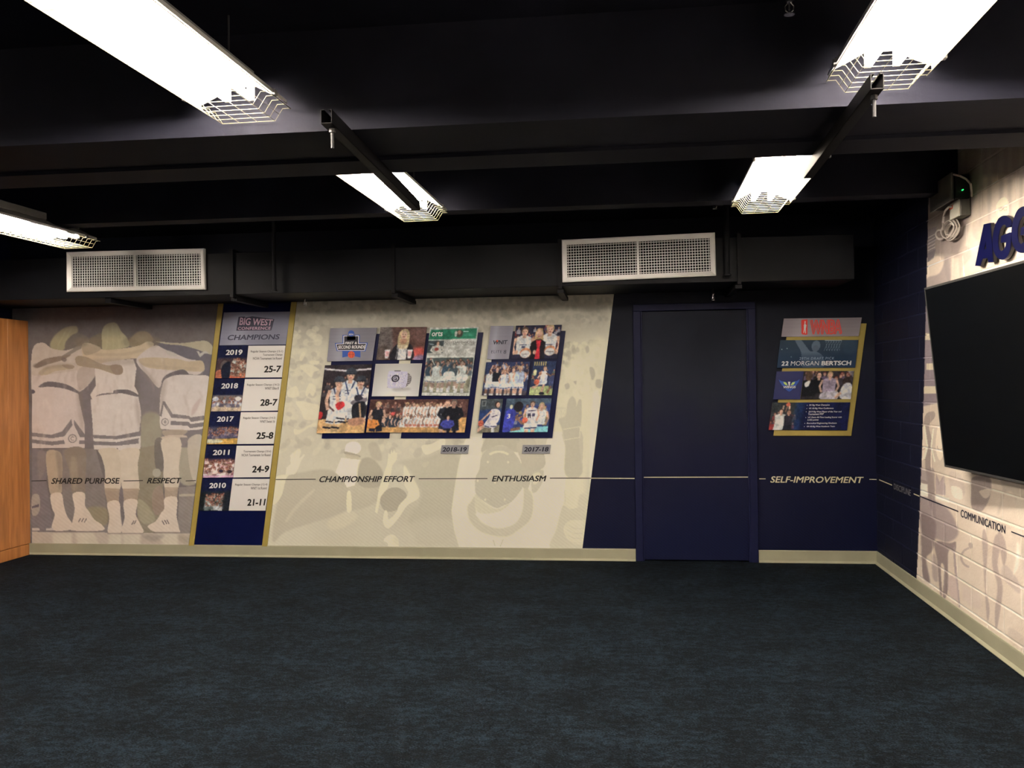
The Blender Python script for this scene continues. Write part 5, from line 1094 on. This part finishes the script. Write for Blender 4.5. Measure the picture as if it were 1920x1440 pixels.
# ---- speaker cabinet and electrical things near the corner (upper right)
def sta(p): return (p[:2]-RW0) @ RWD
def solve_off(pw, px):      # offset at which pixel px has the same station as wall pixel pw
    t = sta(hr(*pw, 0)); return min(np.linspace(0, 1.2, 1200), key=lambda o: abs(sta(hr(*px, o))-t))
def rbox(s0, s1, o0, o1, z0, z1): # stations
    f = lambda s, o, z: np.array([*(RW0+RWD*s+RWN*o), z])
    return MB().hexa([f(s0, o0, z0), f(s1, o0, z0), f(s1, o1, z0), f(s0, o1, z0)], [f(s0, o0, z1), f(s1, o0, z1), f(s1, o1, z1), f(s0, o1, z1)])
of = solve_off((1824, 350), (1788, 350)); sn = sta(hr(1824, 350, 0)); sf = min(np.linspace(sn, D-RW0[1]-.02, 400), key=lambda s: abs(proj(np.array([*(RW0+RWD*s+RWN*of), 2.5]))[0]-1748))
zt = hr(1788, 326, of)[2]; zb = hr(1788, 372, of)[2]; zbb = hr(1788, 405, of)[2]
print('speaker off', of, 'stations', sn+RW0[1], sf+RW0[1], 'z', zb, zt)
sp = empty('wall_speaker', (*(RW0+RWD*(sn+sf)/2), zb), 'dim grey boxy loudspeaker high on the block wall near the corner', 'speaker')
rbox(sn+.02, sf, .01, of, zb, zt).build('cabinet', 'blackbox', sp, bevel=.004)
rbox(sn+.005, sf, of, of+.012, zb-.01, zt+.01).build('front_grille', 'speaker', sp)
rbox(sn+.0, sn+.018, .02, of-.01, zb, zt-.01).build('control_box', 'blackbox', sp)
lp = hr(1801.5, 358, of*.6)
MB().tube([lp+np.array([-.0, -.035, 0]), lp+np.array([0, -.02, 0])], .0035, 10).build('indicator_light', 'led', sp, label='small green light')
f3 = lambda s, o, z: np.array([*(RW0+RWD*s+RWN*o), z])
MB().tube(catmull_open := [hr(1788, 327, of), hr(1800, 330, of*.8), hr(1812, 336, of*.45), hr(1820, 345, .06), hr(1822, 360, .03), hr(1822, 368, .02)], .006, 6).build('cable', 'cable', sp)
reorg(sp)
oj = solve_off((1821, 385), (1798.5, 385)); oj = min(oj, of); sj = sta(hr(1821, 385, 0)); sjf = min(np.linspace(sj, sj+.9, 400), key=lambda s: abs(proj(f3(s, oj, 2.2))[0]-1782))
zj0 = hr(1798, 404, oj)[2]; zj1 = hr(1798, 369, oj)[2]
jb = empty('junction_box', (*(RW0+RWD*(sj+sjf)/2), zj0), 'grey metal junction box with an ivory cover plate on the block wall', 'electrical box')
rbox(sj, sjf-.02, .003, oj-.008, zj0, zj1).build('box_body', 'greybox', jb, bevel=.003)
rbox(sj+.01, sjf, oj-.008, oj, zj0, zj1-.005).build('cover_plate', 'ivory', jb, label='ivory cover plate')
so_ = sj+(sjf-sj)*.78; rbox(so_-.02, so_+.03, oj, oj+.004, zj0+(zj1-zj0)*.56, zj0+(zj1-zj0)*.74).build('socket', 'orangeink', jb, label='orange socket insert')
reorg(jb)
# white cable: arc from the socket, coil and small loop
def cpt(px, py, o): return hr(px, py, o)
oc = max(.03, oj*.55)
arc = [(1784, 388, oj+.01), (1779, 388, oj+.02), (1773, 394, oj+.03), (1769.5, 405, oj), (1768, 418, oc+.05), (1768.5, 430, oc+.03)]
pts = [cpt(*a_) for a_ in arc]
cw = cpt(1784, 430, oc); rz = abs(cpt(1784, 411, oc)[2]-cpt(1784, 451, oc)[2])/2*.98
cyl = empty('cable_coil', (cw[0], cw[1], cw[2]-rz), 'coiled white cable hanging beside the ivory junction box', 'cable')
rs = abs(sta(cpt(1769.5, 430, oc))-sta(cpt(1799, 430, oc)))/2*.98
mb = MB(); sc_ = sta(cw)
for k in range(7):
    g = 1-.1*k; ph_ = k*.5; path = [f3(sc_+rs*g*math.cos(t)+.01*math.sin(3*t+ph_), oc+.016*(k % 3)-.004*k, cw[2]+rz*g*math.sin(t)) for t in np.linspace(0, 2*math.pi, 33)[:-1]]
    mb.tube(path, .0042, 6, True)
mb.build('coil', 'cable', cyl)
MB().tube([Vector(p) for p in pts], .006, 7).build('lead', 'cable', cyl)
lc = cpt(1762.5, 440, oc); rl = abs(cpt(1762, 431.5, oc)[2]-cpt(1762, 448, oc)[2])/2; rls = abs(sta(cpt(1755.5, 440, oc))-sta(cpt(1769, 440, oc)))/2
MB().tube([f3(sta(lc)+rls*math.cos(t), oc+.01*math.sin(t), lc[2]+rl*math.sin(t)) for t in np.linspace(0, 2*math.pi, 25)[:-1]], .0062, 7, True).build('loose_loop', 'cable', cyl)
reorg(cyl)

# ---- wooden cabinet at the left
CXF = hy(58, 1042, D)[0]
ys = [hx(px, 900, CXF)[1] for px in (17, 0)]
zc_ = hy(58, 602, D)[2]; print('cabinet', CXF, ys, zc_)
wc = empty('wooden_cabinet', ((XL+CXF)/2, 6.9, 0), 'tall shallow oak cabinet against the left wall, cut by the picture edge', 'cabinet')
MB().box((XL+.003, 6.25, .0), (CXF-.014, D-.004, zc_)).build('body', 'wood', wc, bevel=.002)
MB().box((CXF-.014, ys[0]+.002, .105), (CXF, D-.004, zc_)).build('side_stile', 'wood', wc, bevel=.002)
MB().box((CXF-.014, 6.25, .105), (CXF-.001, ys[0]-.002, zc_)).build('door', 'wood', wc, bevel=.002)
MB().box((CXF-.014, 6.25, .0), (CXF+.004, D-.025, .10)).build('toe_rail', 'wood', wc, bevel=.002)
reorg(wc)

# ---- air duct with flanges and hangers
YD = 6.86; ZB = 2.275; ZT = 2.615
XR = hy(1605, 530, YD)[0]
du = empty('air_duct', (-1.6, (YD+D)/2, ZB), 'long dark rectangular air duct under the ceiling along the back wall', 'duct')
XS = [hy(x, 500, YD)[0] for x in (436, 738, 1050)]; xp = hy(1385, 480, YD)[0]
ed = [XL+.01]+XS+[xp, XR]
for i in range(len(ed)-1):
    y0 = YD if i < 4 else YD+.03
    MB().box((ed[i]+.002, y0, ZB), (ed[i+1]-.002, D-.004, ZT)).build('duct_section', 'duct', du, bevel=.003)
for i, x in enumerate(XS+[xp]):
    MB().box((x-.014, YD-.025, ZB-.022), (x+.014, YD, ZT+.025)).box((x-.014, YD, ZB-.022), (x+.014, D-.005, ZB)).box((x-.014, YD, ZT), (x+.014, D-.005, ZT+.025)).build('flange', 'darksteel', du)
    MB().box((x-.025, YD+.02, ZB-.05), (x+.025, D-.02, ZB-.022)).build('support_bar', 'darksteel', du)
x = hy(200, 560, YD)[0]; MB().box((x-.025, YD+.02, ZB-.04), (x+.025, D-.02, ZB-.001)).build('support_bar', 'darksteel', du)
reorg(du)

# ---- supply grilles
def grille(q, label):
    pl = lambda x, y, o=0: hy(x, y, YD-.035)
    w_ = [pl(*p) for p in q]; TL, TR, BR, BL_ = w_
    c0 = (BL_+BR)/2; e = empty('air_grille', c0, label, 'air vent', 'white supply grilles on the duct')
    W = np.linalg.norm(TR-TL); H = np.linalg.norm(TL-BL_)
    def g(x, z, d=0):   # metres from left / from top, depth positive into the duct
        u, v = x/W, z/H; p = (TL*(1-u)+TR*u)*(1-v)+(BL_*(1-u)+BR*u)*v; return p+INTO*d
    def bx(x0, x1, z0, z1, d0, d1, mb=None):
        mb = mb or MB(); return mb.hexa([g(x0, z1, d0), g(x1, z1, d0), g(x1, z1, d1), g(x0, z1, d1)], [g(x0, z0, d0), g(x1, z0, d0), g(x1, z0, d1), g(x0, z0, d1)])
    b = .038
    def bev_frame(mb, outer, inner):   # sloped face between outer ring (deep) and inner ring (proud)
        for i in range(4):
            j = (i+1) % 4; mb.add([g(*outer[i], .006), g(*outer[j], .006), g(*inner[j], 0), g(*inner[i], 0)], [(0, 1, 2, 3)])
    O = [(0, 0), (W, 0), (W, H), (0, H)]; I = [(.008, .008), (W-.008, .008), (W-.008, H-.008), (.008, H-.008)]; N = [(b, b), (W-b, b), (W-b, H-b), (b, H-b)]
    mb = MB(); bev_frame(mb, O, I)
    for i in range(4):
        j = (i+1) % 4
        mb.add([g(*I[i], 0), g(*I[j], 0), g(*N[j], .016), g(*N[i], .016)], [(0, 1, 2, 3)]); mb.add([g(*N[i], .016), g(*N[j], .016), g(*N[j], .034), g(*N[i], .034)], [(0, 1, 2, 3)])
        mb.add([g(*O[i], .006), g(*O[j], .006), g(*O[j], .034), g(*O[i], .034)], [(0, 1, 2, 3)])
    mb.build('frame', 'white_metal', e)
    bx(W/2-.009, W/2+.009, b, H-b, .008, .03).build('mullion', 'white_metal', e)
    mb = MB(); n = 26
    for s_, x0, x1 in ((0, b, W/2-.009), (1, W/2+.009, W-b)):
        for k in range(n):
            x = x0+(x1-x0)*(k+.5)/n; dx = .0
            mb.hexa([g(x-.0019, H-b, .012), g(x+.0019, H-b, .012), g(x+.0019+dx, H-b, .020), g(x-.0019+dx, H-b, .020)], [g(x-.0019, b, .012), g(x+.0019, b, .012), g(x+.0019+dx, b, .020), g(x-.0019+dx, b, .020)])
    mb.build('vertical_blades', 'white_metal', e, kind='stuff')
    mb = MB(); n = 12
    for k in range(n):
        z = b+(H-2*b)*(k+.5)/n; bx(b, W-b, z-.002, z+.002, .021, .030, mb)
    mb.build('horizontal_blades', 'white_metal', e, kind='stuff')
    bx(b, W-b, b, H-b, .0335, .0345).build('dark_throat', 'blackbox', e)
    reorg(e)
grille([(123.5, 472.5), (382, 465.5), (383.5, 542.5), (124, 547)], 'white louvred air grille at the left end of the duct')
grille([(1053, 449.5), (1340.5, 435.5), (1343, 516.5), (1054.5, 529)], 'white louvred air grille near the middle, above the door')

# ---- luminaires
def luminaire(x, y1, label, rot):
    """four foot industrial fixture, far end at y1; z of the reflector rim 2.52"""
    Lh = 1.22; k_ = 1.09; e = empty('strip_light', (x, y1-Lh/2, 2.605), label, 'ceiling light', 'caged fluorescent strip lights', rotz=rot)
    y0, y2 = -Lh/2, Lh/2
    prof = [(-.160, -.008), (-.160, .004), (-.11, .026), (-.06, .052), (-.045, .060), (.045, .060), (.06, .052), (.11, .026), (.160, .004), (.160, -.008)]
    prof = [(a_*k_, b_*k_) for a_, b_ in prof]
    th = .0025; mb = MB()
    up = [(a_*1.0, b_+th) for a_, b_ in prof]; up[0] = (-.1625*k_, -.008); up[-1] = (.1625*k_, -.008)
    n = len(prof); vs = [(a_, y, b_) for y in (y0, y2) for a_, b_ in prof] + [(a_, y, b_) for y in (y0, y2) for a_, b_ in up]
    fs = []
    for k in range(n-1):
        fs.append((k, k+1, n+k+1, n+k)); fs.append((2*n+k, 3*n+k, 3*n+k+1, 2*n+k+1)); fs.append((k, 2*n+k, 2*n+k+1, k+1)); fs.append((n+k, n+k+1, 3*n+k+1, 3*n+k))
    fs += [(0, n, 3*n, 2*n), (n-1, 3*n-1, 4*n-1, 2*n-1)]
    mb.add(vs, fs).build('reflector', 'reflector', e)
    MB().box((-.055, y0+.02, .069), (.055, y2-.02, .118)).build('ballast_housing', 'hood', e, bevel=.004)
    for sx in (-.048, .048):
        MB().tube([(sx, y0+.03, .010), (sx, y2-.05, .010)], .0135, 12).build('fluorescent_tube', 'tube', e)
    for sy in (y0+.018, y2-.038):
        [MB().box((sx-.012, sy-.008, .0), (sx+.012, sy+.008, .058)).build('lamp_socket', 'socket', e) for sx in (-.048, .048)]
    cage = [(-.158, -.010), (-.128, -.010), (-.100, -.052), (.100, -.052), (.128, -.010), (.158, -.010)]; cage = [(a_*k_, b_*k_) for a_, b_ in cage]
    mb = MB(); m_ = 26
    for k in range(m_):
        y = y0+(y2+.045-y0)*k/(m_-1)
        mb.tube([(a_, y, b_) for a_, b_ in cage], .0013, 4)
    for a_, b_ in ((-.158, -.012), (.158, -.012), (-.116, -.030), (.116, -.030), (-.1, -.053), (-.034, -.053), (.034, -.053), (.1, -.053)):
        a_ *= k_; b_ *= k_; mb.tube([(a_, y0, b_), (a_, y2+.045, b_)], .0012 if abs(a_) < .15 else .0022, 4)
    mb.build('wire_guard', 'wire', e)
    for sy in (y0+.12, y2-.12):
        for sx in (-.178, .178): MB().box((sx-.006, sy-.012, -.016), (sx+.006, sy+.012, .006)).build('guard_clip', 'hood', e)
        MB().tube([(0, sy, .115), (0, sy, ZC-2.605)], .004, 6).build('hanger_rod', 'rod', e)
    return e
rr = -math.atan2(RWD[0], RWD[1])
luminaire(-1.435, 3.265, 'caged strip light nearest the viewer at the upper left', rr)
luminaire(.928, 3.255, 'caged strip light nearest the viewer at the upper right', rr)
luminaire(-1.225, 5.40, 'caged strip light farther back left of centre, half hidden by a channel', rr)
luminaire(.878, 5.52, 'caged strip light farther back on the right, beyond the beam', rr)
luminaire(-3.91, 5.98, 'caged strip light at the far left above the first grille', rr)
for x_, y_, lb in ((-1.33, .3, 'left of'), (.82, .28, 'right of'), (-3.6, 2.6, 'far left of')):
    luminaire(x_, y_, 'added unseen caged strip light that brightens the walls, %s the viewer' % lb, rr)  # extra lights added out of view to brighten the walls

# ---- hanging channels with threaded rods
def channel(p0, z, y1, label, lit, yaw=0):
    a_ = hz(*p0, z); L_ = y1-a_[1]; e = empty('steel_channel', (a_[0], a_[1], z), label, 'steel channel', 'dark steel channels under the beam', rotz=rr+yaw)
    w2, t_ = .0205, .0025
    mb = MB().box((-w2, 0, -.025), (-w2+t_, L_, .025)).box((w2-t_, 0, -.025), (w2, L_, .025)).box((-w2, 0, -.025), (w2, L_, -.025+t_)).box((-w2, 0, .025-t_), (-w2+.012, L_, .025)).box((w2-.012, 0, .025-t_), (w2, L_, .025))
    mb.build('channel', 'rodsteel' if 0 else 'channelpaint', e)
    MB().tube([(.004, .06, -.026), (.004, .06, -.098)], .0062, 8).build('threaded_rod', 'rod', e)
    MB().tube([(.004, .06, -.027), (.004, .06, -.041)], .012, 6).build('nut', 'rod', e)
    MB().tube([(.0, .40, .024), (.0, .40, 2.50-z)], .005, 6).build('hanger_rod', 'rod', e)
MT['channelpaint'] = mat('channel_paint', (.005, .005, .0065), rough=.6, spec=.15)
channel((611.5, 218), 2.468, 4.62, 'dark steel channel ending left of centre above the crowd mural', 0, .05)
channel((1645, 152), 2.468, 4.2, 'dark steel channel running back from the cage of the upper right light', 1, -.01)

# ---- pipes, rods and sprinkler heads
def pipe(px, y, z0, z1, r, label, name='hanger_pipe', tip=None):
    b_ = hy(px, 480, y); e = empty(name, (b_[0], y, z0), label, 'pipe')
    MB().tube([(0, 0, 0), (0, 0, z1-z0)], r, 10).build('pipe', 'duct', e)
    MB().tube([(0, 0, -.012), (0, 0, .0)], r*1.5, 10).build('end_cap', 'darksteel', e)
    if tip: MB().tube([(0, 0, tip-z0), (0, 0, tip-z0+.016)], r*1.25, 10).build('coupling', 'rod', e)
    return e
pipe(514, YD-.075, ZB+.02, ZC, .016, 'thin dark vertical pipe in front of the duct above the champions board', tip=2.86)
pipe(1363, YD-.07, ZB+.05, ZC, .021, 'thicker dark vertical pipe just right of the grille above the door')
def sprinkler(px, py, y, label, rise=.10):
    b_ = hy(px, py, y); e = empty('sprinkler_head', b_, label, 'sprinkler', 'small pendent sprinkler heads')
    mb = MB(); 
    for sx in (-1, 1): mb.tube([(sx*.004, 0, .03), (sx*.014, 0, .018), (sx*.012, 0, .004), (0, 0, -.006)], .0022, 6)
    mb.build('frame_arms', 'chrome', e)
    MB().tube([(0, 0, .004), (0, 0, .026)], .003, 8).build('glass_bulb', 'chrome', e)
    MB().tube([(0, 0, -.010), (0, 0, -.007)], .017, 12).build('deflector', 'chrome', e)
    MB().tube([(0, 0, .03), (0, 0, .045)], .010, 8).build('collar', 'chrome', e)
    MB().tube([(0, 0, .045), (0, 0, rise)], .012, 8).build('drop_pipe', 'darksteel', e)
sprinkler(571.5, 571, 7.35, 'sprinkler head hanging below the duct beside the right gold strip', ZB-hy(571.5, 571, 7.35)[2])
sprinkler(1337, 561, 7.3, 'sprinkler head hanging below the duct over the door', ZB-hy(1337, 561, 7.3)[2])
sprinkler(1340.5, 389, 6.3, 'sprinkler head hanging from the ceiling left of the far right light', ZC-hy(1340.5, 389, 6.3)[2])
sprinkler(1480, 22, 2.95, 'dark sprinkler head at the top edge between the ceiling lights', ZC-hy(1480, 22, 2.95)[2])
